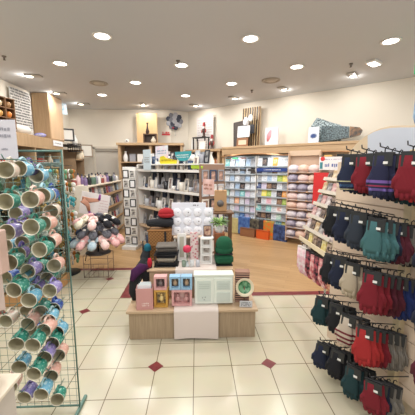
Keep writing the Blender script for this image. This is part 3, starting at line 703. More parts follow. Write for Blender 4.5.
MB().box((WL/2, .22, 1.6), (WL, .46, .02)).build('top_board', WHITE, wt)
for k, (px, w, h, cn, c) in enumerate([(153, .12, .2, 'grey', (120, 120, 126)), (163, .1, .1, 'black', (50, 50, 56)), (172, .12, .1, 'white', (230, 230, 230)), (181, .1, .09, 'black', (56, 56, 60)),
                               (188, .12, .1, 'navy', (60, 84, 120)), (195, .12, .08, 'grey', (140, 140, 146)), (202, .12, .07, 'black', (60, 60, 66))]):
    t0, _ = W.pix(px, 162, -.3)
    put('wt'+cn+str(h), carton(c, w, .1, h), W.w(t0, -.36, 1.611), WR, '%s lidded box on top of the white shelves, %s from the left' % (cn, ORD[k]), 'boxes on top of the white shelves')
sign_on(W, WR, 'brochure', 'pink brochure with a brown figure leaning by the top shelf right end', 203, 179, 214, 195, .04, mat((232, 200, 196), .5, 0, 'noise', (214, 170, 160), 8), mat((150, 100, 80), .5), seed=5, rows=2, frac=.5, cat='brochure')
# brown bag with round grey patch and plant on the near end
pw = thing('kraft_bag', 'brown paper bag with a round grey medallion behind the potted plant', 'bag', PY(220.5, 211, 3.45), R(-8))
MB().box((0, 0, .13), (.15, .07, .26), bev=.006).build('bag', mat((186, 148, 108), .8), pw)
MB().lathe([(.001, 0), (.04, 0), (.042, -.006), (.001, -.008)], 20, 0, Matrix.Translation((0, -.037, .1)) @ Matrix.Rotation(-PI/2, 4, 'X')).build('medallion', mat((110, 106, 104), .5), pw)
MB().loft([(-.03, -.04, .25), (-.03, -.04, .3), (.03, -.04, .3), (.03, -.04, .25)], .004, 6).build('handle', mat((150, 112, 76), .7), pw)
# pedestal carrying the bag
x, y, z = PY(220.5, 211, 3.45)
pd = thing('pedestal', 'dark wooden pedestal table behind the potted plant', 'table', (x, y, 0), 0)
MB().box((0, 0, z-.012), (.3, .24, .022), bev=.003).build('table_top', DKWOOD, pd)
for sx in (-.12, .12):
    for sy in (-.09, .09): MB().box((sx, sy, (z-.024)/2), (.025, .025, z-.024)).build('leg', DKWOOD, pd)
MB().box((0, 0, .3), (.26, .2, .02)).build('shelf', DKWOOD, pd)
# ================================================================== BACK WALL HUTCH
hb = thing('back_hutch', 'tall open wooden hutch against the back wall', 'hutch', (-1.16, 7.55, 0))
HX = .78
MB().box((0, .24, 1.05), (2*HX, .03, 2.1)).build('back_panel', mat((130, 108, 88), .6), hb)
for x in (-HX, 0, HX): MB().box((x, 0, 1.05), (.06, .5, 2.1)).build('upright', WOOD, hb)
MB().box((0, -.02, 2.13), (2*HX+.12, .56, .06), bev=.004).build('top_board', WOODH, hb)
for z in (.1, .5, .9, 1.3, 1.68): MB().box((0, 0, z), (2*HX-.05, .46, .025)).build('shelf', WOODH, hb)
for s, z in enumerate((.113, .513, .913, 1.313, 1.693)):
    for k in range(8):
        x = -1.16-.66+k*.186
        if abs(k-3.5) < .1: continue
        cn, c = WC[(k*2+s*3) % 6]; q = (k+s) % 3
        lab = 'in the back wall hutch, %s shelf, %s from the left' % (['bottom', 'second', 'third', 'fourth', 'top'][s], ORD[k])
        if q == 0: put('hf'+cn, frame_obj(.14, .2, mat(c, .4), pict(1), .02), (x, 7.42, z), (R(-7), 0, 0), '%s photo frame ' % cn+lab, 'giftware in the back wall hutch')
        elif q == 1: put('wg'+cn, gvase(c), (x, 7.45, z), 0, '%s tall vase ' % cn+lab, 'giftware in the back wall hutch')
        else: put('wbh'+cn, carton(c, .15, .14, .2), (x, 7.45, z), 0, '%s lidded box ' % cn+lab, 'giftware in the back wall hutch')
zt = 2.16
x0 = PY(137.5, 140, 7.78)[0]; x1 = PY(158, 140, 7.78)[0]
t = thing('wood_panel', 'tall pale plywood panel standing on the back wall hutch', 'panel', ((x0+x1)/2, 7.74, zt), 0)
MB().box((0, 0, .4), (x1-x0, .03, .8), bev=.003).build('board', mat((224, 190, 140), .45, 0, 'wood', (212, 176, 126), 8), t)
x0 = PY(144, 140, 7.5)[0]; x1 = PY(157, 140, 7.5)[0]
t = thing('shadow_box', 'dark open box frame on the hutch before the plywood panel', 'box', ((x0+x1)/2, 7.45, zt), 0); w = x1-x0
m = MB(); m.box((0, 0, .015), (w, .1, .03)).box((0, 0, .225), (w, .1, .03)).box((-w/2+.015, 0, .12), (.03, .1, .18)).box((w/2-.015, 0, .12), (.03, .1, .18)); m.build('box_frame', mat((90, 64, 46), .5), t)
MB().box((0, .04, .12), (w-.06, .01, .18)).build('box_back', mat((60, 44, 36), .6), t)
solo('round_vase', MB().lathe([(.03, 0), (.06, .03), (.065, .07), (.03, .12), (.02, .14), (.03, .16)], 18), mat((222, 210, 190), .3), 'small round cream vase in front of the dark box frame', 'vase', PY(153.5, 142.0, 7.33)[:2]+(zt,))
solo('dark_vase', MB().lathe([(.03, 0), (.05, .04), (.02, .16), (.015, .22), (.03, .27)], 16), mat((70, 46, 40), .3), 'slim dark brown vase standing on the dark box frame', 'vase', PY(147.5, 134, 7.45)[:2]+(2.4,))
t = thing('letter_ornament', 'red lettered ornament on the right of the back hutch', 'ornament', PY(166, 134.5, 8.01), 0)
scribble(.2, .08, 1, 0, 12, .7, Matrix.Translation((0, 0, .05))).box((0, 0, .0), (.22, .015, .04)).build('letters', mat((206, 60, 66), .5), t)
t = thing('white_clock', 'small white round clock at the left end of the hutch', 'clock', PY(127, 141.5, 7.5)[:2]+(zt,), 0)
MB().lathe([(.05, -.02), (.055, 0), (.05, .02), (.001, .02)], 20, 0, Matrix.Translation((0, 0, .06)) @ Matrix.Rotation(PI/2, 4, 'X')).build('clock_case', WHITE, t)
MB().ball((0, -.022, .06), (.02, .004, .02)).build('clock_face', BLACK, t)
# pleated flower wheel on the corner wall
x, y, z = PY(174.5, 121.5, 8.04)
t = thing('paper_flower_wheel', 'round grey and white paper flower wreath high on the corner wall', 'wreath', (x, y-.02, z), R(10))
FW = [mat((130, 132, 142), .7), mat((62, 68, 84), .7), mat((180, 182, 190), .7)]
for ring, (r, n) in enumerate(((.17, 9), (.09, 5), (0, 1))):
    for k in range(n):
        a = 2*PI*k/n+ring*.3; cx, cz = r*math.cos(a), r*math.sin(a)
        m = MB()
        for p in range(6):
            b = p*PI/3+k; m.ball((cx+.03*math.cos(b), -.01*ring-.015, cz+.03*math.sin(b)), (.042, .016, .042), n=8)
        m.build('blossom', FW[(k+ring) % 3], t)
MB().ball((-.04, -.05, -.18), (.03, .02, .03)).build('red_blossom', mat((170, 60, 80), .6), t)
MB().box((.02, 0, -.28), (.04, .006, .22)).build('ribbon', mat((196, 190, 180), .6), t)
# ================================================================== RIGHT WALL FIXTURE
RR = math.atan2(-.635, .773); RF = Frame(-.6, 7.88, RR)
def rt(px, py=160, out=0): return RF.pix(px, py, out)[0]
tA, tB, tD, tE = rt(184), rt(222.5), rt(288.5), rt(372)
# hutch 2 (left of card racks)
tB0 = tB; tB = tB-.07; tA += .12
h2 = thing('corner_hutch', 'wooden hutch with bottles between back corner and card racks', 'hutch', RF.w((tA+tB)/2, .0, 0), RR); w = tB-tA
MB().box((0, .42, .97), (w, .03, 1.94)).build('back_panel', DKWOOD, h2)
for x in (-w/2+.03, w/2-.04): MB().box((x, .2, .97), (.07, .44, 1.94)).build('upright', WOOD, h2)
MB().box((0, .2, 1.97), (w+.06, .5, .06), bev=.004).build('top_board', WOODH, h2)
for z in (.3, .75, 1.2, 1.62): MB().box((0, .2, z), (w-.1, .42, .03)).build('shelf', WOODH, h2)
BC = [('brown', (130, 84, 56)), ('amber', (176, 120, 70)), ('pink', (214, 160, 150)), ('dark red', (110, 50, 44)), ('cream', (222, 206, 180)), ('orange', (200, 120, 70))]
for s, z in enumerate((.316, .766, 1.216, 1.636)):
    for k in range(9):
        cn, c = BC[(k+s*2) % 6]; t0 = tA+.14+k*(w-.28)/8
        put('hb'+cn, bottle(c) if (k+s) % 2 else jar(c), RF.w(t0, -.12, z), 0, '%s %s in the corner hutch, %s shelf, %s from the left' % (cn, 'container', ['bottom', 'second', 'third', 'top'][s], ORD[k]), 'bottles in the corner hutch')
# figures and frame on the corner hutch
zt = 2.001
def santa(hh):
    def f():
        t = thing('nutcracker_figure', '', 'figurine')
        MB().lathe([(.05, 0), (.055, .015), (.035, .03), (.035, .1), (.05, .13), (.05, .2), (.02, .22)], 16).build('coat', mat((70, 50, 44), .4), t)
        MB().ball((0, 0, .245), (.034, .034, .036)).build('head', mat((226, 190, 170), .5), t); MB().lathe([(.04, .265), (.036, .3), (.03, .36), (.001, .365)], 14).build('hat', mat((150, 40, 44), .5), t)
        for s in (-1, 1): MB().loft([(s*.05, 0, .19), (s*.068, -.01, .14), (s*.05, -.03, .1)], [.018, .016, .012], 8).build('arm', mat((160, 60, 56), .5), t)
        MB().ball((0, -.03, .225), (.026, .014, .03)).build('beard', WHITE, t); return t
    return f
p = RF.w(rt(204, 146, -.2), -.2, zt+.33)
put('santa', santa(1), p, RR, 'nutcracker figure with red hat standing on the black table, corner hutch')
o = put('santa', santa(1), RF.w(rt(212, 146, -.15), -.15, zt), RR, 'nutcracker figure with red hat on the hutch top, right of the black table')
t = thing('display_table', 'small black open table on the corner hutch', 'table', RF.w(rt(201, 146, -.2), -.2, zt), RR)
MB().box((0, 0, .317), (.42, .2, .025)).build('table_top', BLACK, t)
for sx in (-.19, .19):
    for sy in (-.08, .08): MB().box((sx, sy, .15), (.025, .025, .3)).build('leg', BLACK, t)
put('pf3', frame_obj(.24, .34, mat((220, 214, 202), .4), mat((232, 232, 228), .5), .03), RF.w(rt(193.5, 146, -.25), -.25, zt), (R(-6), 0, RR), 'cream framed white picture at the left end of the corner hutch')
put('pf4', frame_obj(.2, .22, mat((226, 222, 216), .4), mat((236, 236, 234), .5), .02), RF.w(rt(202, 146, -.08), -.08, zt), (R(-6), 0, RR), 'small white frame in front of the black table on the corner hutch')
t = thing('tall_print', 'tall white wall print with faint grey figures above the corner hutch', 'picture', RF.w(rt(205.5, 130, -.5), -.48, 2.03), RR)
MB().box((0, 0, .42), (.56, .012, .88)).build('sheet', mat((226, 222, 222), .6), t); scribble(.5, .78, 12, -.008, 21, .5, Matrix.Translation((0, 0, .42))).build('lettering', mat((196, 186, 186), .7), t)
MB().box((.29, 0, .42), (.02, .02, .9)).build('side_rail', mat((150, 140, 130), .5), t)
tB = tB0
# the long ledge
lg = thing('display_ledge', 'long wooden display ledge along the right wall above the card racks', 'shelf', RF.w(tB, 0, 0), RR)
L = tE-tB+.3
MB().box((L/2, .2, 2.0), (L, .5, .05), bev=.004).build('ledge_board', WOODH, lg)
MB().box((L/2, -.02, 1.93), (L, .03, .17), bev=.004).build('fascia', WOODH, lg)
MB().box((L/2, .44, .95), (L, .03, 1.9)).build('back_panel', mat((214, 200, 180), .7), lg)
m = MB()
for a, b in ((0, .5), (.5, 1.0), (1.0, 1.5)):
    A, B = a*(L-.3), b*(L-.3); m.tube([(A+(B-A)*k/10, -.045, 1.8+.05*math.sin(PI*k/10)) for k in range(11)], .014, 6)
m.build('wavy_moulding', mat((170, 124, 84), .4), lg)
MB().box((.03, .02, .95), (.06, .1, 1.9)).build('end_post', WOOD, lg)
lamp('AREA', RF.w((tB+tD)/2-.4, .12, 1.84), 1.6, .3); lamp('AREA', RF.w((tB+tD)/2+.5, .12, 1.84), 1.3, .3)
sign_on(RF, RR, 'ledge_ticket', 'small pink ticket on the ledge below the slatted panel', 251.5, 149, 258.5, 152.3, .03, mat((206, 170, 160), .5), mat((150, 110, 110), .5), seed=2, frac=.5)
# art on ledge
zl = 2.026
t0 = rt(241, 140, -.35); t1 = rt(259, 140, -.35)
t = thing('slatted_panel', 'tall panel of dark and pale vertical wood slats leaning on the right wall', 'panel', RF.w((t0+t1)/2, -.36, zl), (R(-3), 0, RR)); w = t1-t0
MB().box((0, .012, .46), (w, .012, .92)).build('backing', mat((206, 180, 140), .5), t)
for k in range(8): MB().box((-w/2+w*(k+.5)/8, 0, .46), (w/17, .014, .92)).build('slat', mat((58, 44, 38), .4) if k % 2 == 0 or k < 5 else DKWOOD, t)
put('pf5', frame_obj(.3, .62, mat((60, 50, 48), .4), mat((70, 60, 56), .5), .04), RF.w(rt(239, 145, -.22), -.22, zl), (R(-8), R(-6), RR), 'tall dark framed picture leaning left of the slatted panel')
put('pf6', frame_obj(.3, .2, mat((150, 104, 70), .4), mat((214, 196, 170), .5), .045), RF.w(rt(242, 147, -.1), -.1, zl), (R(-5), 0, RR), 'low brown framed picture at the foot of the slatted panel')
put('pf7', frame_obj(.32, .26, mat((232, 232, 236), .4), mat((236, 236, 240), .5), .02), RF.w(rt(243, 140, -.12), -.13, zl+.215), (R(-6), 0, RR), 'white picture standing on the brown framed one')
t = thing('white_owl_figure', 'white figure above the pictures on the slatted panel', 'figurine', RF.w(rt(246, 125, -.24), -.24, zl+.5), RR)
MB().lathe([(.05, 0), (.07, .05), (.06, .12), (.03, .17), (.001, .19)], 14).build('body', PAPER, t); MB().ball((.12, 0, .15), (.06, .03, .08)).rod((.0, 0, .08), (.12, 0, .14), .01).build('wing', PAPER, t)
MB().box((.03, 0, -.1), (.36, .06, .2), bev=.01).build('dark_base', mat((60, 62, 70), .5), t)
cv = sign_on(RF, RR, 'canvas_print', 'white canvas with a pink and grey brush mark on the ledge', 265.5, 128, 278, 146.5, -.28, mat((226, 220, 226), .6), None, thick=.03, cat='picture')
MB().loft([(-.09, -.018, .12), (-.06, -.018, .24), (-.02, -.018, .36)], [.02, .055, .02], 12, flat=(1, .04)).build('painted_petal', mat((226, 150, 160), .7), cv)
cv = sign_on(RF, RR, 'canvas_print', 'small white canvas with an ink blue sunburst', 309, 127.5, 318.5, 143.5, -.12, mat((222, 230, 240), .6), None, thick=.03, cat='picture')
m = MB()
for k in range(14):
    a = 2*PI*k/14; m.loft([(0, -.018, .15), (.07*math.cos(a), -.018, .15+.055*math.sin(a))], [.016, .003], 6, flat=(1, .15))
m.build('ink_burst', mat((60, 84, 140), .6), cv)
# patterned geode slab, two leaning pieces
def slab(name, label, pts, out, m):
    P = [RF.pix(a, b, out) for a, b in pts]; cx = sum(q[0] for q in P)/len(P); cz = min(q[1] for q in P)
    o = solo(name, MB().prism([(q[0]-cx, q[1]-cz) for q in P], -.03, .03), m, label, 'wall art', RF.w(cx, out, max(cz, zl)), (R(-4), 0, RR)); return o
GEO = mat((36, 58, 66), .35, 0, 'noise', (186, 202, 206), 34); GEO2 = mat((26, 36, 42), .35, 0, 'noise', (104, 124, 130), 36); GEO3 = mat((54, 50, 48), .4, 0, 'noise', (136, 100, 70), 16)
slab('patterned_slab', 'tall pointed teal and white speckled art piece behind the dark slab', [(309, 142), (311, 126), (317, 117.5), (326, 120.5), (333, 123), (341, 125), (341, 141)], -.33, GEO)
slab('patterned_slab', 'long dark teal mottled art slab lying on the ledge', [(321, 142), (322, 126.5), (338, 126), (349, 126.5), (349, 137.5), (336, 140)], -.24, GEO2)
slab('patterned_slab', 'brown rounded end piece of the long mottled slab', [(350, 126.5), (360, 127.5), (362.5, 130), (360, 135), (350, 137.5)], -.24, GEO3)
# card racks -----------------------------------------------------------
def card(c, c2, w, h):
    def f():
        t = thing('greeting_card', '', 'card')
        MB().box((0, .004, h/2), (w, .004, h)).build('envelope', PAPER, t)
        MB().box((0, 0, h/2), (w, .003, h)).box((0, -.002, h*.55), (w*.66, .002, h*.5), 1).build('card_front', [mat(c, .5), mat(c2, .5, 0, 'noise', c, 30)], t)
        return t
    return f
CC = {'w': ('white', (222, 226, 232), (168, 182, 198)), 'b': ('pale blue', (176, 198, 222), (120, 154, 192)), 'l': ('lilac', (214, 206, 226), (180, 170, 200)), 'g': ('grey', (168, 172, 180), (96, 102, 114)),
      't': ('turquoise', (120, 196, 200), (220, 236, 236)), 'o': ('peach', (236, 176, 140), (240, 220, 200)), 'k': ('black', (52, 50, 56), (150, 130, 120)), 'n': ('navy', (52, 62, 104), (130, 150, 190)),
      'y': ('yellow', (232, 220, 90), (240, 236, 180)), 'e': ('leaf green', (150, 180, 80), (210, 220, 140)), 'r': ('red patterned', (236, 232, 230), (196, 70, 60)), 'd': ('brown', (120, 92, 76), (180, 150, 120)),
      'u': ('blue', (90, 130, 190), (170, 200, 230)), 'p': ('pink', (232, 196, 206), (210, 140, 160)), 'm': ('mint', (176, 214, 200), (230, 240, 236)), 'a': ('orange', (230, 150, 60), (240, 220, 180))}
RA = ['twbwbg', 'wgwbwk', 'wbwgbw', 'gwbkww', 'mwbtlw', 'bwowlg', 'gwlbwl', 'kwbulw']
RB = ['wkwaww', 'nwgdww', 'gwbwey', 'nldkwg', 'gyewka', 'kwpwde', 'tgtwrw', 'kdkwmg', 'wekwty']
def rack(name, label, p0, p1, lay, hdr, zt, dz, hw):
    t0, t1 = rt(p0, 190), rt(p1, 190); w = t1-t0; n = len(lay[0])
    t = thing(name, label, 'rack', RF.w((t0+t1)/2, 0, 0), RR)
    MB().box((0, .1, 1.08), (w, .02, 1.46)).build('rack_back', mat((176, 188, 196), .6), t)
    for r in range(len(lay)):
        z = zt-r*dz; MB().box((0, .035, z-.004), (w-.02, .1, .006)).box((0, -.014, z+.014), (w-.02, .003, .022)).build('pocket_row', mat((176, 186, 194), .3), t)
    MB().box((0, .04, .22), (w, .18, .1)).build('plinth', DKWOOD, t)
    for x in (-w/2+.012, w/2-.012): MB().box((x, .06, .95), (.02, .1, 1.7)).build('rack_side', hw, t)
    for r, row in enumerate(lay):
        for k, ch in enumerate(row):
            cn, c, c2 = CC[ch]; cw = w/n
            put('card%s%d' % (ch, r == 0), card(c, c2, .12, .2 if r == 0 else .158), RF.w(t0+cw*(k+.5)+random.uniform(-.006, .006), 0, zt-r*dz+.001), (R(-9), R(random.uniform(-3, 3)), RR),
                '%s card in the %s, %s row down, %s from the left' % (cn, label.split(' with')[0], ORD[r], ORD[k]), 'greeting cards in the '+label.split(' with')[0])
    return t, t0, t1
ra, a0, a1 = rack('card_rack', 'pale card rack with dark header tabs', 224.5, 255.5, RA, BLACK, 1.56, .175, WHITE)
rb, b0, b1 = rack('card_rack', 'colourful card rack with blue header strip', 256.5, 287.5, RB, BLACK, 1.56, .165, WHITE)
hd = MB().box((0, -.035, 1.5), (b1-b0-.02, .012, .075)).build('header_strip', mat((34, 62, 130), .5), rb)
scribble(.4, .03, 1, -.042, 7, .6, Matrix.Translation((.02, 0, 1.5))).build('lettering', WHITE, hd)
for k in range(4): MB().box((-(a1-a0)/2+(a1-a0)*(k+.5)/4, -.035, 1.49), ((a1-a0)/4-.04, .01, .045)).build('header_tab', mat((50, 46, 46), .5), ra)
for k, x in enumerate((.12, .3, .5, .68)): MB().box((-(a1-a0)/2+x*(a1-a0)/.8, -.03, 1.76), (.15, .01, .03)).build('top_label', [mat((90, 70, 50), .5), mat((60, 160, 110), .5), mat((110, 60, 50), .5), mat((70, 80, 90), .5)][k], ra)
# gift bags hanging along the bottom
def gbag(c, c2, w=.26, h=.34):
    def f():
        t = thing('gift_bag', '', 'bag')
        MB().box((0, 0, -h/2), (w, .07, h), bev=.006).build('bag_body', mat(c, .45, 0, 'noise', c2, 14), t)
        MB().tube([(-.05, -.03, -.01), (-.04, -.03, .05), (0, -.03, .065), (.04, -.03, .05), (.05, -.03, -.01)], .004, 5).build('handle', mat(c2, .5), t); return t
    return f
for k, (px, py, w, h, cn, c, c2) in enumerate([(226.5, 220, .16, .36, 'black and white', (60, 60, 70), (220, 220, 226)), (235, 218, .22, .36, 'pale yellow', (206, 196, 140), (190, 180, 130)), (244.5, 217, .3, .4, 'blue', (54, 90, 160), (90, 130, 190)),
                                     (255, 219, .24, .34, 'black patterned', (40, 42, 48), (120, 116, 100)), (262, 220, .12, .34, 'dark grey', (60, 62, 66), (40, 40, 44)), (269, 221, .24, .4, 'orange and green', (226, 110, 40), (150, 160, 80)),
                                     (280.5, 225, .3, .42, 'navy patterned', (34, 48, 90), (70, 96, 150))]):
    t0, z0 = RF.pix(px, py, .1)
    put('gb%d' % k, gbag(c, c2, w, h), RF.w(t0, .1, z0), RR, '%s gift bag hanging below the card racks' % cn, 'gift bags below the card racks')
for k, (p0, p1, cn, c) in enumerate([(242, 256, 'brown', (150, 104, 74)), (258, 270, 'bright orange', (222, 96, 40))]):
    t0 = rt(p0, 240, .12); t1 = rt(p1, 240, .12)
    t = thing('floor_crate', '%s box on the floor below the gift bags' % cn, 'box', RF.w((t0+t1)/2, .12, 0), RR); w = t1-t0
    MB().box((0, 0, .09), (w, .2, .18), bev=.004).build('crate_body', mat(c, .5), t); MB().box((0, 0, .185), (w+.01, .21, .012)).build('rim', mat(tuple(int(v*.8) for v in c), .5), t)
# puffy caps rack
t0, t1 = rt(288.5, 190, .1), rt(319, 190, .1); w = t1-t0
t = thing('puff_rack', 'beige tiered rack of puffy pink and grey caps', 'rack', RF.w((t0+t1)/2, .1, 0), RR)
MB().box((0, .05, 1.05), (w, .02, 1.56)).build('rack_back', mat((200, 172, 150), .6), t)
PZs = [RF.pix(303, y, .15)[1] for y in (173, 182.5, 192, 201, 210, 219.5, 229, 239)]
for z in PZs: MB().box((0, -.02, z), (w, .14, .012)).box((0, -.09, z+.012), (w, .006, .03)).build('tray', mat((196, 160, 132), .5), t)
for x in (-w/2, w/2): MB().box((x, 0, .95), (.02, .12, 1.8)).build('rack_side', mat((206, 176, 150), .5), t)
MB().box((0, -.01, 1.83), (w, .03, .1)).build('header', mat((212, 186, 160), .5), t)
def puff(c, c2):
    def f():
        t = thing('puffy_cap', '', 'cap')
        m = MB(); m.ball((0, 0, .078), (.125, .062, .078), n=16); m.build('crown', mat(c, .8, 0, 'noise', c2, 9), t)
        m = MB(); m.lathe([(.1, .0), (.108, .01), (.1, .02)], 20); m.build('band', mat(tuple(int(v*.85) for v in c), .8), t); return t
    return f
PC = [('white', (232, 226, 230), (190, 182, 196)), ('pink', (236, 214, 208), (222, 190, 186)), ('grey', (184, 178, 196), (116, 110, 134)), ('peach', (234, 206, 190), (214, 170, 150)), ('mottled', (222, 214, 222), (120, 112, 134))]
for r, z in enumerate(PZs):
    for k in range(3):
        cn, c, c2 = PC[(r*2+k*3+(r*k) % 2) % 5]
        put('pf'+cn, puff(c, c2), RF.w(t0+w*(k+.5)/3, .13, z+.007), RR, '%s puffy cap on the beige rack, %s row from the top, %s column' % (cn, ORD[r], ['left', 'middle', 'right'][k]), 'puffy caps on the beige rack')
sign_on(RF, RR, 'red_board', 'plain red board standing right of the puffy caps', 314, 172.5, 332, 206, .25, mat((206, 44, 46), .5), None, cat='board', post=0, thick=.02)
t = sign_on(RF, RR, 'header_sign', 'white header sign with a red dot and blue capital lettering', 319.5, 157, 341, 170, .25, mat((232, 226, 226), .5), None, cat='sign', post=0)
w = .3
scribble(.34, .07, 1, -.005, 31, .9, Matrix.Translation((.08, 0, .085))).build('lettering', mat((96, 110, 160), .5), t); scribble(.3, .03, 1, -.005, 32, .6, Matrix.Translation((.06, 0, .19))).build('lettering', mat((150, 130, 170), .5), t)
MB().ball((-.13, -.006, .2), (.04, .004, .04)).build('red_dot', mat((206, 50, 50), .5), t)
MB().box((-.15, -.005, .08), (.05, .003, .12)).build('teal_mark', mat((60, 130, 140), .5), t)
MB().box((-.04, -.005, .255), (.14, .003, .03)).box((.17, -.005, .26), (.12, .003, .04), 1).build('top_marks', [mat((224, 180, 110), .5), BLACK], t)
# ================================================================== LEANING CARD RACK (right, beyond the gloves)
cr = thing('leaning_card_rack', 'cream leaning card rack seen from its side, right of the puffy caps', 'rack', (1.31, 2.66, 0), -PI/2)
# local x runs towards the camera, local -y towards the aisle
LT = math.atan2(.24, .62)
Mx = Matrix.Translation((0, -.12, .87)) @ Matrix.Rotation(-LT, 4, 'X')
MB().box((.05, .02, .32), (.62, .015, .66), M=Mx).build('rack_back', mat((226, 214, 192), .6), cr)
for x in (-.26, .36): MB().box((x, 0, .32), (.02, .05, .68), M=Mx).build('side_rail', mat((228, 214, 186), .5), cr)
for k in range(5): MB().box((.05, -.04, .03+k*.135), (.6, .08, .008), M=Mx).box((.05, -.078, .045+k*.135), (.6, .005, .03), M=Mx).build('rack_shelf', mat((206, 196, 182), .4), cr)
for x in (-.24, .34): MB().rod((x, .1, 0), (x, .1, 1.5), .012, 8).build('leg', CHROME, cr)
MB().box((.05, -.12, .79), (.64, .16, .02)).box((.05, -.2, .81), (.64, .01, .04)).build('lower_shelf', mat((234, 220, 190), .5), cr)
CF = Frame(1.31, 2.66, -PI/2)
def packet(c, c2, w=.085, h=.11):
    def f():
        t = thing('hosiery_packet', '', 'packet')
        MB().box((0, 0, h/2), (w, .012, h), bev=.002).build('packet_body', mat(c, .4, 0, 'noise', c2, 26), t); MB().box((0, -.008, h*.85), (w*.9, .003, h*.2)).build('packet_label', mat(c2, .5), t); return t
    return f
PK = [('white', (232, 228, 226), (190, 170, 170)), ('grey', (196, 192, 190), (120, 116, 120)), ('black', (44, 42, 46), (140, 120, 110)), ('pale pink', (232, 206, 200), (200, 150, 150)), ('cream', (232, 220, 196), (190, 160, 120))]
for r in range(5):
    for k in range(6):
        cn, c, c2 = PK[(k*2+r*3) % 5]; P = Mx @ Vector((-.2+k*.1, -.045, .036+r*.135))
        put('pk'+cn, packet(c, c2), CF.w(P.x, -P.y, P.z), (R(-18), 0, -PI/2), '%s hosiery packet on the leaning rack, %s shelf up, %s from the far end' % (cn, ORD[r], ORD[k]), 'packets on the leaning rack')
for k in range(6):
    cn, c, c2 = [('black', (44, 42, 46), (150, 130, 120)), ('yellow', (226, 206, 110), (240, 230, 180)), ('brown', (96, 70, 60), (200, 180, 160))][k % 3]
    put('pl'+cn, packet(c, c2, .085, .09), CF.w(-.2+k*.1, .155, .801), (R(-10), 0, -PI/2), '%s packet on the low shelf under the leaning rack, %s from the far end' % (cn, ORD[k]), 'packets on the low shelf under the leaning rack')
# socks hanging below
def cc_dark(c): return c[0] < 230
def socks(c, c2, ln=.3):
    def f():
        t = thing('sock_pair', '', 'socks')
        ms = mat(c, .9, 0, 'noise', c2, 24)
        for s in (-1, 1): MB().loft([(s*.02, s*.008, -.03), (s*.022, s*.008, -ln*.55), (s*.02+.0, s*.008, -ln*.75), (s*.015+.03, s*.008, -ln*.95), (s*.01+.045, s*.008, -ln)], [.034, .034, .036, .032, .016], 12, flat=(1, .32)).build('sock', ms, t)
        MB().box((0, 0, -.045), (.1, .03, .07), bev=.003).build('card_band', mat((30, 30, 34) if cc_dark(c) else (226, 220, 216), .5), t)
        MB().loft([(0, 0, -.01), (0, 0, .012), (.008, 0, .02), (.004, 0, .028)], .003, 6).build('hook', BLACK, t); return t
    return f
SC = {'floral pink': ((196, 92, 100), (236, 196, 190)), 'white and pink': ((240, 226, 226), (226, 170, 184)), 'black floral': ((30, 30, 38), (190, 96, 106)), 'peach patterned': ((236, 176, 140), (120, 60, 60)), 'navy': ((36, 40, 66), (60, 64, 90))}
sk = [(302.5, 245, 2.86, 'white and pink'), (307, 247, 2.78, 'white and pink'), (311, 249, 2.7, 'black floral'), (316, 252, 2.62, 'floral pink'), (320, 254, 2.54, 'black floral'), (325, 256, 2.46, 'floral pink'), (329, 256, 2.4, 'black floral'), (333, 261, 2.34, 'peach patterned')]
rail = MB()
for k, (px, py, Y, cn) in enumerate(sk):
    x, y, z = PY(px, py, Y); a, b = SC[cn]
    for j in range(2):
        put('so'+cn, socks(a, b, .3), (x+j*.05, y+.01*j, z), (0, 0, R(-58)), '%s socks under the leaning rack, %s peg from far end, %s' % (cn, ORD[k], ['front pair', 'pair behind']  [j]), 'socks under the leaning rack')
    rail.rod((x-.02, y, z+.026), (1.3, y, z+.012), .003)
lo = rail.build('sock_peg', CHROME); lo.parent = cr; lo.matrix_parent_inverse = (Matrix.Translation((1.31, 2.66, 0)) @ Matrix.Rotation(-PI/2, 4, 'Z')).inverted()
# ================================================================== GLOVE WALL (right foreground)
GR = R(-76); G = Frame(1.085, 2.28, GR)
tp = G.pix(400, 300, 0)[0]
gp = thing('glove_fixture', 'pale slat panel fixture with rows of gloves and an arched white header', 'fixture', G.w(0, 0, 0), GR)
m = MB(); TL = tp+.75
SL_M = mat((224, 202, 180), .6)
for k in range(15): m.box((TL/2+.03, .035, .15+k*.1), (TL-.06, .02, .094))
m.box((TL/2+.03, .052, .85), (TL-.06, .015, 1.5)); m.build('slat_panel', SL_M, gp)
for k, x in enumerate((tp, TL)): MB().box((x, .02, .83), (.05, .07, 1.66), bev=.004).build('post', mat((214, 196, 160), .5), gp)
MB().box((TL/2+.06, .12, .05), (TL-.12, .12, .1), bev=.005).build('base', mat((200, 184, 160), .5), gp)
def arcpts(l): return [G.pix(a, b, -.03) for a, b in l]
A = arcpts([(348, 155), (351, 150), (356, 144), (363, 138), (371, 132.5), (380, 128.5), (390, 126), (400, 125.5), (412, 125.5)])
A += [(A[-1][0]+.12, A[-1][1]-.01), (A[-1][0]+.25, A[-1][1]-.045), (A[-1][0]+.36, 1.6)]
MB().prism(A+[(A[0][0], 1.6)], .03, .06).build('arched_header', mat((218, 196, 166), .5), gp)
B = arcpts([(369, 152), (369, 135.5), (375, 132), (383, 129.5), (392, 128), (402, 127.5), (412, 127.5)]); B += [(B[-1][0]+.12, B[-1][1]-.01), (B[-1][0]+.22, B[-1][1]-.04), (B[-1][0]+.3, 1.64)]
MB().prism(B+[(B[0][0], 1.64)], .018, .03).build('header_inlay', mat((206, 212, 224), .4), gp)
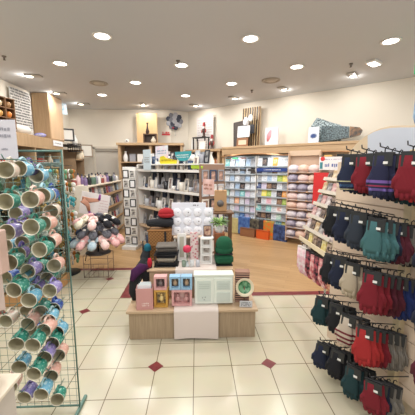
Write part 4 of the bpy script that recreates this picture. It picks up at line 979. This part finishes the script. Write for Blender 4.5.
GC = {'navy': ((34, 42, 66), (26, 32, 52)), 'black': ((30, 31, 36), (22, 23, 28)), 'red': ((132, 28, 42), (108, 22, 34)), 'bright red': ((176, 44, 44), (146, 34, 36)), 'dark green': ((28, 62, 66), (22, 48, 52)), 'teal': ((70, 112, 114), (60, 100, 104)),
      'beige': ((196, 182, 160), (170, 156, 136)), 'grey': ((140, 134, 126), (110, 106, 100)), 'slate': ((54, 62, 74), (44, 50, 60)), 'maroon': ((96, 34, 50), (76, 26, 40)), 'royal blue': ((32, 52, 112), (24, 40, 90)), 'purple': ((70, 56, 110), (90, 76, 140))}
def stripe_m(c, bands):
    """knit material with bands across at given heights"""
    key = ('bands', c, tuple(bands))
    if key in _m: return _m[key]
    m = bpy.data.materials.new('striped_knit'); m.use_nodes = True; nt = m.node_tree; N = nt.nodes; L = nt.links; b = N['Principled BSDF']; b.inputs['Roughness'].default_value = .95
    tc = N.new('ShaderNodeTexCoord'); sx = N.new('ShaderNodeSeparateXYZ'); L.new(tc.outputs['Object'], sx.inputs[0])
    mr = N.new('ShaderNodeMapRange'); mr.inputs[1].default_value = -.34; mr.inputs[2].default_value = 0; L.new(sx.outputs[2], mr.inputs[0])
    r = N.new('ShaderNodeValToRGB'); r.color_ramp.interpolation = 'CONSTANT'; e = r.color_ramp.elements; e[0].color = lin(c); e[0].position = 0; e[1].position = .999; e[1].color = lin(c)
    for z0, z1, col in bands:
        q = e.new((z0+.34)/.34); q.color = lin(col); q = e.new((z1+.34)/.34); q.color = lin(c)
    L.new(mr.outputs[0], r.inputs[0]); L.new(r.outputs[0], b.inputs['Base Color']); _m[key] = m; return m
SM = {'navy with pale stripes': lambda: stripe_m((34, 42, 66), [(-.175, -.168, (190, 186, 150)), (-.205, -.19, (60, 90, 130)), (-.225, -.219, (190, 186, 150))]),
      'navy with purple stripes': lambda: stripe_m((36, 38, 66), [(-.215, -.2, (110, 90, 160)), (-.17, -.155, (120, 90, 160)), (-.19, -.183, (150, 50, 80))]),
      'beige with maroon stripes': lambda: stripe_m((190, 176, 160), [(-.14, -.125, (110, 34, 48)), (-.175, -.16, (110, 34, 48)), (-.205, -.19, (110, 34, 48))]),
      'grey ribbed': lambda: mat((140, 134, 126), .95, 0, 'knit', (96, 90, 84), 40)}
def gl_mat(cn):
    if cn in SM: return SM[cn]()
    a, b = GC[cn]; return mat(a, .95, 0, 'knit', b, 60, bump=.3)
def gloves(cn, ln):
    def f():
        t = thing('glove_pair', '', 'gloves'); m_ = gl_mat(cn)
        for s in (-1, 1):
            g = MB(); ox = s*.014; yy = s*.008; q = ln/.29
            g.loft([(ox, yy, -.02), (ox, yy, -.09*q), (ox*1.05, yy, -.12*q), (ox*1.05, yy, -.19*q), (ox*1.05, yy, -.215*q)], [.038, .04, .048, .052, .044], 14, flat=(1, .24), mi=0)
            for k, (fx, fl) in enumerate(((-.032, .044), (-.011, .056), (.011, .053), (.032, .04))):
                g.loft([(ox+fx*.95, yy, -.195*q), (ox+fx*1.0, yy, -.2*q-fl*.6*q), (ox+fx*.98, yy, -.2*q-fl*q)], [.0135, .013, .008], 8, flat=(1, .7))
            g.loft([(ox+s*.03, yy, -.12*q), (ox+s*.05, yy, -.155*q), (ox+s*.056, yy, -.195*q)], [.016, .0135, .007], 8, flat=(1, .7))
            g.build('glove', m_, t)
        c = MB(); c.box((0, -.014, -.04), (.088, .004, .072), bev=.001); cd = c.build('hang_card', mat((38, 40, 42), .5), t)
        MB().box((.012, -.018, -.058), (.022, .002, .014)).build('price_label', WHITE, cd)
        MB().box((0, 0, -.006), (.1, .012, .012), bev=.003).loft([(0, 0, 0), (0, 0, .02), (.01, 0, .03), (.016, 0, .022)], .0032, 6).build('hanger', BLACK, t)
        return t
    return f
# px, py of the hanger, colours from the front pair backwards, length
GL = [('top row', [(351, 154, .27, ['navy with pale stripes', 'navy', 'black', 'black']), (366.5, 153.5, .26, ['red', 'red', 'maroon', 'red']), (385, 152, .29, ['navy with purple stripes', 'navy', 'black', 'dark green', 'dark green', 'navy']), (413, 151, .28, ['red', 'bright red', 'maroon', 'red'])]),
      ('second row', [(335, 206, .25, ['black', 'black', 'navy']), (346, 209, .26, ['navy', 'black', 'black']), (360, 212, .27, ['slate', 'slate', 'navy', 'black']), (378, 218, .28, ['teal', 'teal', 'navy', 'maroon', 'grey', 'black']), (437, 228, .29, ['navy', 'navy', 'black'])]),
      ('third row', [(332, 254, .25, ['black', 'black', 'slate']), (341, 257, .26, ['navy', 'black', 'black']), (354, 263, .27, ['beige', 'beige', 'grey', 'grey']), (374, 271, .3, ['red', 'red', 'maroon', 'maroon', 'royal blue', 'royal blue']), (437, 287, .3, ['navy', 'royal blue', 'navy'])]),
      ('fourth row', [(323, 297, .25, ['dark green', 'dark green', 'black']), (337, 304, .25, ['black', 'black', 'slate']), (350, 315, .26, ['beige with maroon stripes', 'beige', 'black']), (366, 326, .29, ['bright red', 'bright red', 'red', 'grey ribbed', 'grey ribbed', 'grey ribbed']), (434, 342, .3, ['maroon', 'black', 'navy'])]),
      ('bottom row', [(324, 343, .24, ['navy', 'black', 'slate']), (339, 350, .25, ['black', 'black', 'black']), (355, 366, .26, ['dark green', 'black', 'slate']), (374, 380, .26, ['red', 'navy', 'grey', 'grey'])])]
for rn, items in GL:
    for k, (px, py, ln, cols) in enumerate(items):
        O0 = .235
        t0, z0 = G.pix(px, py, O0)
        for j, cn in enumerate(cols):
            out = O0-j*.038
            put('gl%s%.2f' % (cn, ln), gloves(cn, ln), (lambda p: (p[0]+j*.04, p[1], p[2]-.009*j))(G.w(t0, O0, z0)), (R(random.uniform(-3, 3)), R(random.uniform(-4, 4)), GR+R(30+random.uniform(-5, 5))),
                '%s knitted gloves, glove wall %s, %s peg from left, %s' % (cn, rn, ORD[k], ['front pair', 'second pair', 'third pair', 'fourth pair', 'fifth pair', 'rearmost pair'][j]), 'knitted gloves on the glove wall')
        pegs = MB(); pegs.rod((t0, -O0-.03, z0+.028), (t0+.01, .03, z0-.03), .0035, 6).rod((t0-.004, -O0-.03, z0+.028), (t0-.004, -O0-.035, z0+.05), .0035, 6)
        pegs.build('display_peg', mat((60, 60, 62), .3, .7), gp)
x, y, z = G.w(A[8][0]+.03, -.09, 1.8)
fgx = thing('blue_figure', 'blue and white ornament above the arched header at the right edge', 'ornament', G.w(G.pix(422, 124, -.1)[0], -.1, 1.66), GR)
MB().box((0, 0, .07), (.12, .08, .14), bev=.006).build('plinth', mat((120, 84, 70), .5), fgx); MB().loft([(0, 0, .14), (0, 0, .2), (.0, 0, .3), (0, 0, .36)], [.03, .05, .045, .02], 12).build('figure_body', mat((70, 120, 190), .5, 0, 'noise', (180, 210, 230), 10), fgx)
x, y, z = PY(423, 68, 3.2)
t = thing('exit_sign', 'green exit sign hanging from the ceiling at the right edge', 'sign', (x+.02, y, z-.08), R(20))
MB().box((0, 0, .08), (.3, .03, .16), bev=.004).build('sign_box', mat((20, 150, 90), .4, emit=.6), t); MB().rod((0, 0, .16), (0, 0, 3.1-z+.08), .008).build('drop_rod', CHROME, t)
m = MB(); m.ball((-.06, -.018, .12), (.012, .003, .012)).loft([(-.06, -.018, .105), (-.065, -.018, .07), (-.05, -.018, .04)], .009, 6, flat=(1, .3)).loft([(-.065, -.018, .07), (-.085, -.018, .045)], .008, 6, flat=(1, .3)).box((.04, -.017, .08), (.07, .003, .1))
m.build('running_symbol', mat((235, 245, 238), .4, emit=.5), t)
# ================================================================== PROMO TABLE
plx = (.55-.635)/2; pw_ = 1.17
pl = thing('display_plinth', 'low wood laminate display plinth in the middle of the tiled floor', 'plinth', (plx, 2.78, 0))
MB().box((0, 0, .128), (pw_-.02, .76, .256), bev=.003).build('body', mat((178, 156, 128), .5, 0, 'wood', (158, 136, 110), 26), pl)
MB().box((0, 0, .27), (pw_+.02, .8, .026), bev=.005).build('top', mat((206, 180, 148), .4, 0, 'woodx', (190, 162, 130), 12), pl)
PT = .2835
t2 = thing('upper_riser', 'raised pale wood riser box on the plinth', 'riser', (-.065, 2.88, PT))
MB().box((0, 0, .135), (.8, .46, .27), bev=.003).build('body', mat((196, 172, 144), .5, 0, 'woodx', (180, 154, 126), 12), t2)
MB().box((0, 0, .281), (.84, .5, .02), bev=.004).build('top', mat((218, 190, 158), .4, 0, 'woodx', (200, 170, 140), 12), t2)
T2 = PT+.2915
RUN = mat((222, 208, 200), .85)
rn = thing('table_runner', 'cream cloth runner draped over the front of the plinth', 'cloth', (-.01, 2.5, 0))
def sheet(pts, w, th=.004):
    m = MB(); vs = []; n = 9
    for s in (0, 1):
        for (y, z), (ny, nz) in pts:
            for k in range(n):
                x = -w/2+w*k/(n-1); wv = .004*math.sin(k*1.7)*(1 if ny < -.5 else 0)
                vs.append((x, y+ny*th*s+min(0, -wv)*s, z+nz*th*s+.008*math.sin(k*.5)*(1 if z < .06 else 0)))
    q = len(pts)*n; fs = []
    for i in range(len(pts)-1):
        for k in range(n-1):
            a = i*n+k; fs.append((a, a+1, a+n+1, a+n)); a += q; fs.append((a, a+n, a+n+1, a+1))
    m.add(vs, fs, 0, True); return m
sheet([((-.124, .012), (-1, 0)), ((-.124, .15), (-1, 0)), ((-.124, .27), (-1, 0)), ((-.122, .285), (-.7, .7)), ((-.1, .2875), (0, 1)), ((.1, .2875), (0, 1))], .4).build('cloth_front', RUN, rn)
sheet([((.126, .5), (-1, 0)), ((.126, T2-.004), (-1, 0)), ((.134, T2+.003), (0, 1)), ((.6, T2+.003), (0, 1))], .4).build('cloth_upper', RUN, rn)
def X(px, py, Y): return PY(px, py, Y)[0]
PTR = PT+.011   # top of the runner
# gift bag
t = thing('pink_gift_bag', 'dusty pink paper gift bag stuffed with leaflets on the left of the plinth', 'bag', (X(145, 300, 2.45), 2.46, PT), R(4))
m = MB(); w, d, h = .145, .1, .2
m.box((0, -d/2, h/2), (w, .003, h)).box((0, d/2, h/2), (w, .003, h)).box((-w/2, 0, h/2), (.003, d, h)).box((w/2, 0, h/2), (.003, d, h)).box((0, 0, .002), (w, d, .003)); m.build('bag_body', mat((206, 152, 148), .7), t)
scribble(.07, .04, 2, -d/2-.002, 4, .6, Matrix.Translation((.01, 0, .05))).build('lettering', mat((236, 220, 214), .6), t)
for k in range(5):
    solo('leaflet', MB().box((0, 0, .11), (.12-.006*k, .004, .22)), mat((226, 236, 236), .6, 0, 'noise', (190, 212, 210), 14) if k % 2 else PAPER,
         'pale leaflet standing in the pink gift bag, %s from the front' % ORD[k], 'leaflet', (X(145, 300, 2.45)+.004*(k % 2), 2.428+.016*k, PT+.006), (R(-3), 0, R(3)), 'leaflets in the pink gift bag')
def toy_box(c, c2, w=.115, d=.08, h=.125):
    def f():
        t = thing('window_box', '', 'box'); b = .018
        m = MB(); m.box((0, d/2-.003, h/2), (w, .006, h)).box((-w/2+b/2, 0, h/2), (b, d-.012, h)).box((w/2-b/2, 0, h/2), (b, d-.012, h)).box((0, 0, b/2), (w-2*b, d-.012, b)).box((0, 0, h-b/2), (w-2*b, d-.012, b)); m.build('carton', mat(c, .5), t)
        MB().box((0, d*.2, h/2), (w-2*b, .004, h-2*b)).build('backing', mat((90, 84, 84), .6, 0, 'noise', c2, 30), t)
        MB().ball((0, 0, h*.42), (.022, .016, .028)).ball((0, 0, h*.66), .014).build('keepsake', mat(c2, .3), t); return t
    return f
PKC = (222, 170, 168); BLC = (150, 190, 220); GDC = (206, 160, 76)
y0 = 2.475
bw = .118
put('tbg', toy_box(GDC, (236, 214, 150), .125, .09, .165), (X(161.5, 300, y0), y0+.01, PT), R(-3), 'gold window box on the plinth beneath the pink window box')
put('tbp', toy_box(PKC, (120, 110, 110)), (X(160.5, 280, y0), y0+.01, PT+.166), 0, 'pale pink window box stacked on the gold box')
t = thing('window_box', 'wide rose pink window box under the two blue boxes', 'box', (X(182, 298, y0), y0+.01, PTR), 0)
m = MB(); w, d, h, b = .185, .09, .153, .02; m.box((0, d/2-.003, h/2), (w, .006, h)).box((-w/2+b/2, 0, h/2), (b, d-.012, h)).box((w/2-b/2, 0, h/2), (b, d-.012, h)).box((0, 0, b/2), (w-2*b, d-.012, b)).box((0, 0, h-b/2), (w-2*b, d-.012, b)); m.build('carton', mat((214, 162, 160), .5), t)
MB().box((0, .02, h/2), (w-2*b, .004, h-2*b)).build('backing', mat((224, 190, 184), .6, 0, 'noise', (190, 140, 136), 20), t)
for s in (-1, 1): MB().ball((s*.04, 0, .05), (.026, .018, .03)).ball((s*.04, 0, .09), .016).build('keepsake', mat((196, 150, 146), .4), t)
for k, px in enumerate((175, 186.6)): put('tbb', toy_box(BLC, (180, 150, 120), .1), (X(px, 280, y0), y0+.01, PTR+.154), R(2-4*k), '%s of the two pale blue window boxes stacked on the wide pink box' % ['left', 'right'][k], 'pale blue window boxes')
# white double cabinet box
xa, xb = X(194.5, 300, 2.46), X(233, 300, 2.46); w = xb-xa
t = thing('jewellery_cabinet', 'wide white jewellery cabinet with two panelled doors on the plinth', 'cabinet', ((xa+xb)/2, 2.525, PTR), 0)
WC_ = mat((230, 236, 226), .4)
MB().box((0, 0, .135), (w, .1, .27), bev=.004).build('cabinet_body', WC_, t); MB().box((0, 0, .279), (w+.012, .115, .02), bev=.004).build('cabinet_top', WC_, t)
for s in (-1, 1):
    m = MB(); dw = w/2-.012; m.box((s*w/4, -.054, .13), (dw, .008, .24), bev=.002)
    o = m.build('cabinet_door', WC_, t)
    pm = MB(); pg = mat((206, 216, 208), .4)
    if s < 0: pm.box((s*w/4, -.0595, .13), (dw-.04, .004, .2), bev=.001)
    else: pm.box((s*w/4, -.0595, .185), (dw-.04, .004, .09), bev=.001).box((s*w/4, -.0595, .07), (dw-.04, .004, .09), bev=.001)
    pm.build('door_panel', pg, o)
    for q in range(3):
        MB().box((s*w/4, -.063, .2-.02*q), (dw-.07, .003, .004)).build('moulding_line', mat((186, 196, 188), .5), o)
MB().ball((-w/4, -.066, .05), .005).ball((-w/4-.015, -.066, .07), .005).ball((-w/4+.01, -.066, .075), .005).build('bead_motif', CHROME, t)
# striped box + bowl
t = thing('book_stack_box', 'dark striped keepsake box behind the green bowl', 'box', (X(242.5, 290, 2.53), 2.565, PT), R(-4))
MB().box((0, 0, .145), (.13, .09, .29), bev=.003).build('box_body', mat((66, 46, 42), .5, 0, 'stripes', (200, 160, 140), 14), t); MB().box((0, 0, .294), (.136, .096, .008)).build('lid', mat((150, 110, 90), .5), t)
t = thing('green_bowl', 'cream bowl with green glazed inside propped up on the right of the plinth', 'bowl', (X(245, 282, 2.46), 2.475, PT+.17), 0)
Mb = Matrix.Rotation(R(76), 4, 'X')
MB().lathe([(.02, -.03), (.04, -.02), (.08, .005), (.085, .014)], 28, 0, Mb).build('bowl_outside', mat((150, 110, 70), .3), t)
MB().lathe([(.085, .014), (.074, .015), (.06, .0)], 28, 0, Mb).build('bowl_rim', mat((226, 214, 186), .3), t)
MB().lathe([(.06, .0), (.04, -.014), (.001, -.02)], 28, 0, Mb).build('bowl_inside', mat((40, 110, 70), .2, 0, 'noise', (130, 180, 140), 24), t)
MB().rod((0, .02, -.17), (0, .012, .0), .006).rod((-.03, .0, -.168), (.03, .0, -.168), .005).rod((0, .0, -.167), (0, -.0, -.07), .005).build('easel', DKWOOD, t)
t = thing('price_card', 'small white and grey card in front of the green bowl', 'card', (X(246, 303, 2.42), 2.42, PT), R(-4))
MB().box((0, 0, .032), (.115, .004, .06)).build('card', mat((210, 212, 216), .5), t); MB().box((0, .015, .003), (.115, .03, .004)).build('foot', PAPER, t)
scribble(.09, .045, 3, -.003, 4, .7, Matrix.Translation((0, 0, .032))).build('lettering', mat((120, 122, 130), .5), t)
# ---- upper riser goods
Y2 = 2.74
def folded(name, label, cat, x, y, z, w, d, cols, hs, rz=0, rnd=.02):
    zz = z
    for k, (c, h) in enumerate(zip(cols, hs)):
        m = MB(); m.box((0, 0, h/2), (w, d, h), bev=min(rnd, h*.45)); 
        for q in (.33, .66): m.box((0, -d/2+.002, h*q), (w*.97, .008, h*.05), 1)
        o = solo(name, m, [c, mat((30, 30, 32), .9)], label[k], cat, (x+random.uniform(-.006, .006), y, zz), R(rz+random.uniform(-4, 4)), None); o.modifiers.new('b', 'BEVEL').width = .003
        zz += h+.001
    return zz
KB = mat((40, 41, 45), .95, 0, 'knit', (28, 28, 32), 40); KG = mat((124, 116, 108), .95, 0, 'knit', (92, 86, 80), 40); KBE = mat((186, 174, 156), .9); KGR = mat((24, 92, 62), .95, 0, 'knit', (16, 70, 46), 40)
xs = X(166.5, 260, Y2)
dt = thing('tray_stand', 'black two tier tray stand holding folded scarves on the riser', 'stand', (xs, Y2+.05, T2), 0)
MB().box((0, 0, .008), (.24, .2, .012), bev=.003).build('lower_tray', BLACK, dt); MB().box((0, 0, .125), (.24, .2, .01), bev=.003).build('upper_tray', BLACK, dt)
for sx in (-1, 1):
    for sy in (-1, 1): MB().rod((sx*.11, sy*.09, 0), (sx*.11, sy*.09, .13), .005).build('leg', BLACK, dt)
folded('folded_scarf', ['black folded scarf at the bottom of the tray stand', 'beige folded scarf between black scarves on the tray stand', 'black folded scarf under the upper tray'], 'scarf', xs, Y2+.04, T2+.0145, .19, .17, [KB, KBE, KB], [.03, .045, .025])
folded('folded_scarf', ['charcoal folded scarf on the upper tray', 'grey brown folded scarf in the middle of the upper tray', 'mottled taupe folded scarf on top of the pile'], 'scarf', xs, Y2+.05, T2+.131, .21, .19, [KB, KG, KG], [.022, .03, .03], 3)
# wicker basket
bx = X(160.5, 236, 2.98)
t = thing('wicker_hamper', 'honey coloured wicker hamper behind the scarves', 'basket', (bx, 3.0, T2), 0)
WI = mat((170, 122, 70), .7, 0, 'weave', (134, 90, 48), 60, bump=.5)
zh = PY(160, 229, 2.95)[2]-T2
MB().box((0, 0, zh/2), (.24, .19, zh), bev=.012).build('basket_body', WI, t)
for z in (zh*.02+.01, zh*.5, zh-.008):
    m = MB(); m.tube([(-.122, -.097, z), (.122, -.097, z), (.122, .097, z), (-.122, .097, z), (-.122, -.097, z)], .009, 6)
    m.build('rim_band', mat((150, 104, 58), .7), t)
MB().box((.06, -.1, zh*.5), (.02, .008, zh*.9)).build('strap', BLACK, t)
zb = T2+zh+.012
o = solo('black_handbag', MB().loft([(-.14, 0, .035), (-.1, 0, .045), (0, 0, .05), (.1, 0, .045), (.13, 0, .03)], [.02, .042, .048, .045, .02], 14, flat=(1, 1)), KB, 'black knitted hat lying on the wicker hamper', 'hat', (bx+.0, 2.97, zb+.003), 0)
solo('red_beanie', MB().ball((0, 0, .0), (.085, .07, .055), n=18).lathe([(.07, -.045), (.088, -.03), (.086, -.01), (.07, -.005)], 20), mat((176, 34, 42), .95, 0, 'knit', (140, 26, 34), 50), 'red knitted beanie behind the black hat on the hamper', 'hat', (bx+.06, 3.03, zb+.15), R(10))
solo('folded_jumper', MB().box((0, 0, .045), (.17, .15, .09), bev=.03), mat((36, 44, 58), .9), 'dark navy folded knit between the black hat and the red beanie', 'knitwear', (bx+.07, 3.08, zb), 0)
# white little stands
def wt_tower(h, n, w=.085):
    def f():
        t = thing('white_tower_frame', '', 'frame'); m = MB()
        m.box((-w/2+.007, 0, h/2), (.014, .05, h)).box((w/2-.007, 0, h/2), (.014, .05, h)).box((0, .02, h/2), (w-.02, .008, h))
        m.build('tower_body', WHITE, t)
        for k in range(n+1): MB().box((0, -.002, .008+k*(h-.016)/n), (w-.028, .046, .014)).build('crossbar', WHITE, t)
        for k in range(n): MB().box((0, .012, .008+(k+.5)*(h-.016)/n), (w*.5, .004, (h-.016)/n*.55)).build('photo', mat((140, 128, 120), .5, 0, 'noise', (210, 200, 190), 20), t)
        return t
    return f
T3 = T2+.0095
put('twr', wt_tower(.27, 3, .12), (X(206.5, 262, 2.76), 2.77, T3), R(-4), 'white tower frame with stacked photo openings below the small portrait')
t = thing('greeting_plaque', 'tall pale plaque with a narrow grey panel left of the pink rose', 'plaque', (X(182, 260, 2.86), 2.87, T3), 0)
MB().box((0, 0, .145), (.09, .014, .29), bev=.002).build('plaque_body', WHITE, t); MB().box((0, -.009, .15), (.045, .004, .22)).build('panel', mat((190, 186, 170), .6), t); MB().box((0, .005, .004), (.1, .06, .008)).build('foot', WHITE, t)
t = thing('floral_plaque', 'pale plaque with pink blossom pattern behind the rose', 'plaque', (X(194.5, 260, 2.88), 2.89, T3), 0)
MB().box((0, 0, .15), (.085, .014, .3), bev=.002).build('plaque_body', mat((232, 214, 210), .6, 0, 'spots', (206, 120, 130), 34), t); MB().box((0, .005, .004), (.1, .06, .008)).build('foot', WHITE, t)
x, y, z = PY(187, 249, 2.7)
t = thing('rose_stem', 'single deep pink rose ornament standing on the riser', 'flower', (x, y, T3), 0); hz = z-T3
MB().rod((0, 0, .0), (0, 0, hz-.02), .003).build('stem', mat((60, 110, 60), .5), t)
m = MB()
for k in range(7):
    a = k*PI*2/7; m.ball((.02*math.cos(a), .02*math.sin(a), hz), (.022, .022, .034), n=8)
m.ball((0, 0, hz+.012), (.02, .02, .03), n=8); m.build('blossom', mat((206, 50, 84), .5), t)
MB().lathe([(.022, 0), (.024, .01), (.016, .02), (.012, .045), (.016, .05)], 16).build('bud_vase', mat((214, 220, 222), .1), t)
for k, (px, py, cn, c) in enumerate([(184, 265, 'grey green', (130, 146, 130)), (192, 267, 'clear', (206, 208, 208)), (198, 266, 'silver', (190, 190, 196))]):
    put('cd'+cn, candle(c), (X(px, py, 2.7), 2.69, T3), 0, '%s glass tealight on the riser front, %s of three' % (cn, ['left', 'middle', 'right'][k]), 'tealights on the riser').scale = (.42,)*3
# green knitwear on black trays
xg = X(224, 255, 2.76)
gs = thing('tray_stand', 'black two tier tray stand holding green knitwear on the riser', 'stand', (xg, 2.79, T2), 0)
for z in (.006, .12): MB().box((0, 0, z), (.17, .17, .01), bev=.003).build('tray', BLACK, gs)
for sx in (-1, 1): MB().rod((sx*.078, .08, 0), (sx*.078, .08, .12), .003).build('leg', CHROME, gs)
solo('green_scarf', MB().box((0, 0, .05), (.185, .18, .1), bev=.03), KGR, 'bottle green folded knit on the lower tray', 'knitwear', (xg, 2.785, T2+.0125), 0)
t = thing('green_beanie', 'bottle green bobble beanie with a small pale badge on the upper tray', 'hat', (xg+.002, 2.785, T2+.126), 0)
MB().lathe([(.084, 0), (.093, .012), (.093, .04), (.084, .052)], 24).build('cuff', KGR, t)
MB().lathe([(.085, .048), (.088, .08), (.076, .125), (.045, .155), (.001, .165)], 24).build('crown', KGR, t)
MB().box((0, -.089, .09), (.03, .004, .014), M=Matrix.Rotation(R(-8), 4, 'X')).build('badge', mat((200, 210, 206), .4), t)
# tall box tray carrying the stud display
xr = X(193, 236, 2.95); zr = PY(193, 236.5, 2.95)[2]
t = thing('display_riser', 'white open legged riser carrying the white jewellery board', 'riser', (xr, 3.02, T3), 0); hh = zr-T3
MB().box((0, 0, hh-.01), (.42, .16, .02), bev=.003).build('riser_top', mat((226, 204, 180), .5), t)
for sx in (-.195, .195): MB().box((sx, 0, (hh-.02)/2), (.016, .14, hh-.02)).build('riser_leg', WHITE, t)
MB().box((0, .07, (hh-.02)/2), (.38, .006, hh-.02)).build('riser_back', mat((214, 200, 186), .6), t)
jx = X(192.5, 220, 2.98)
t = thing('jewellery_board', 'big white jewellery board with rows of round ring pads', 'board', (jx, 3.02, zr), (R(-7), 0, 0)); w = X(214, 220, 2.98)-X(172, 220, 2.98)
BW = mat((228, 230, 240), .5)
MB().box((0, 0, .15), (w, .015, .30), bev=.003).build('board', BW, t)
MB().box((-.04, 0, .325), (w-.08, .012, .06), bev=.003).build('board_header', BW, t)
scribble(.07, .016, 1, -.008, 5, .8, Matrix.Translation((.04, 0, .325))).build('lettering', mat((60, 60, 66), .5), t)
for r in range(3):
    for k in range(4):
        o = MB().lathe([(.001, .012), (.03, .014), (.045, .004), (.048, 0), (.001, 0)], 22, 0, Matrix.Translation((-w/2+w*(k+.5)/4, -.008, .05+r*.098)) @ Matrix.Rotation(PI/2, 4, 'X')).build('ring_pad', mat((238, 238, 244), .5), t)
        MB().ball((-w/2+w*(k+.5)/4+.012, -.024, .052+r*.098), .006).build('stud', CHROME if (r+k) % 3 else BLACK, o)
put('por', frame_obj(.085, .115, mat((60, 44, 42), .4), mat((120, 70, 64), .5, 0, 'noise', (226, 190, 160), 22), .008), (X(207.5, 236, 2.88), 2.89, PY(207.5, 237, 2.86)[2]), (R(-6), 0, 0), 'small dark portrait photo in front of the white jewellery board')
solo('portrait_shelf', MB().box((0, 0, 0), (.12, .12, .014), bev=.003).box((0, .03, -.12), (.016, .016, .23)), WHITE, 'small white pedestal shelf under the dark portrait photo', 'stand', (X(207.5, 238, 2.88), 2.89, PY(207.5, 237, 2.86)[2]-.0085), 0)
# plant on a wooden block, behind the beanie
xp = X(219.5, 230, 2.98); zpot = PY(219.5, 233, 2.96)[2]
solo('wooden_block', MB().box((0, 0, (zpot-T2)/2), (.11, .12, zpot-T2), bev=.004), mat((170, 104, 66), .5, 0, 'wood', (144, 84, 52), 12), 'reddish wooden block carrying the potted plant', 'block', (xp, 3.0, T2), 0)
t = thing('potted_succulent', 'leafy green plant in a round white pot right of the jewellery board', 'plant', (xp, 3.0, zpot+.001), 0)
MB().lathe([(.036, 0), (.05, .03), (.056, .1), (.052, .1), (.045, .08), (.001, .08)], 22).build('pot', WHITE, t)
m = MB(); rr = random.Random(5)
for k in range(46):
    a = rr.uniform(0, 2*PI); e = rr.uniform(.1, 1.2); L_ = rr.uniform(.08, .16); r0 = rr.uniform(0, .025)
    d = Vector((math.cos(a)*math.cos(e), math.sin(a)*math.cos(e), math.sin(e)*.7)); b0 = Vector((r0*math.cos(a), r0*math.sin(a), .09))
    m.loft([b0, b0+d*L_*.5, b0+d*L_+Vector((0, 0, -.02))], [.008, .017, .002], 6, flat=(1, .3), mi=k % 2, up=(0, 0, 1))
m.build('leaves', [mat((86, 120, 60), .5), mat((126, 160, 80), .5)], t)
# frame to the right of the pot
put('pf9', frame_obj(.1, .17, WHITE, mat((40, 44, 56), .5, 0, 'noise', (210, 214, 220), 16), .014), (X(229.5, 236, 3.02), 3.03, T2), (R(-4), 0, R(-10)), 'white framed black and white photo right of the plant pot') if False else None
# scarves hanging at the left end of the plinth
sx, sy = -.56, 2.86
t = thing('scarf_stand', 'slim dark stand draped with scarves at the left end of the plinth', 'stand', (sx, sy, PT), 0)
MB().lathe([(.07, 0), (.07, .01), (.01, .02)], 20).rod((0, 0, .01), (0, 0, .52), .008).build('pole', BLACK, t)
def drape(name, label, pts, rad, m_, flat=(1, .5)):
    P = [PY(*p) for p in pts]; b = P[0]
    return solo(name, MB().loft([(p[0]-b[0], p[1]-b[1], p[2]-b[2]) for p in P], rad, 14, flat=flat), m_, label, 'scarf', b)
drape('black_scarf', 'black woolly scarf spilling over the left end of the plinth', [(145, 258, 2.74), (139, 272, 2.68), (134.5, 283, 2.62), (133, 293, 2.6), (134.5, 300, 2.6)], [.03, .06, .05, .04, .02], KB)
drape('black_scarf', 'short black scarf tucked behind the pink gift bag', [(149, 262, 2.7), (146, 274, 2.68), (147, 284, 2.68)], [.035, .05, .03], KB)
drape('purple_scarf', 'deep purple scarf lying across the black one', [(149, 267, 2.66), (141, 268, 2.62), (135, 273, 2.58), (131.5, 281, 2.56)], [.02, .05, .045, .02], mat((78, 28, 80), .95, 0, 'knit', (56, 20, 60), 40))
drape('dark_scarf', 'dark grey scarf hanging from the top of the slim stand', [(147, 248, 2.86), (145, 257, 2.82), (143, 266, 2.76)], [.03, .05, .03], KB)
solo('teal_beanie', MB().ball((0, 0, 0), (.045, .045, .05), n=16).lathe([(.042, -.045), (.05, -.035), (.05, -.01)], 18), mat((30, 110, 130), .95, 0, 'knit', (22, 86, 104), 50), 'teal beanie on top of the slim scarf stand', 'hat', PY(147.5, 247, 2.86), 0).scale = (.8,)*3
solo('red_scarf', MB().loft([(0, 0, .04), (.004, -.01, 0), (0, 0, -.05)], [.012, .024, .014], 10, flat=(1, .6)), mat((180, 30, 50), .95), 'small red scarf end among the dark scarves', 'scarf', PY(149.5, 262, 2.6), 0)
# ================================================================== CAMERA, WORLD
cd = bpy.data.cameras.new('camera'); cam = bpy.data.objects.new('camera', cd); C.objects.link(cam)
cd.sensor_width = 36; cd.lens = FP/415*36; cd.clip_start = .05
cam.location = (0, 0, EYE); cam.rotation_euler = (PI/2-PIT, 0, -YAW)
sc = bpy.context.scene; sc.camera = cam
w = bpy.data.worlds.new('mall_light'); sc.world = w; w.use_nodes = True
w.node_tree.nodes['Background'].inputs[0].default_value = (.98, .99, 1, 1); w.node_tree.nodes['Background'].inputs[1].default_value = .8
sc.view_settings.view_transform = 'Standard'; sc.view_settings.look = 'None'; sc.view_settings.gamma = 1; sc.view_settings.exposure = .14
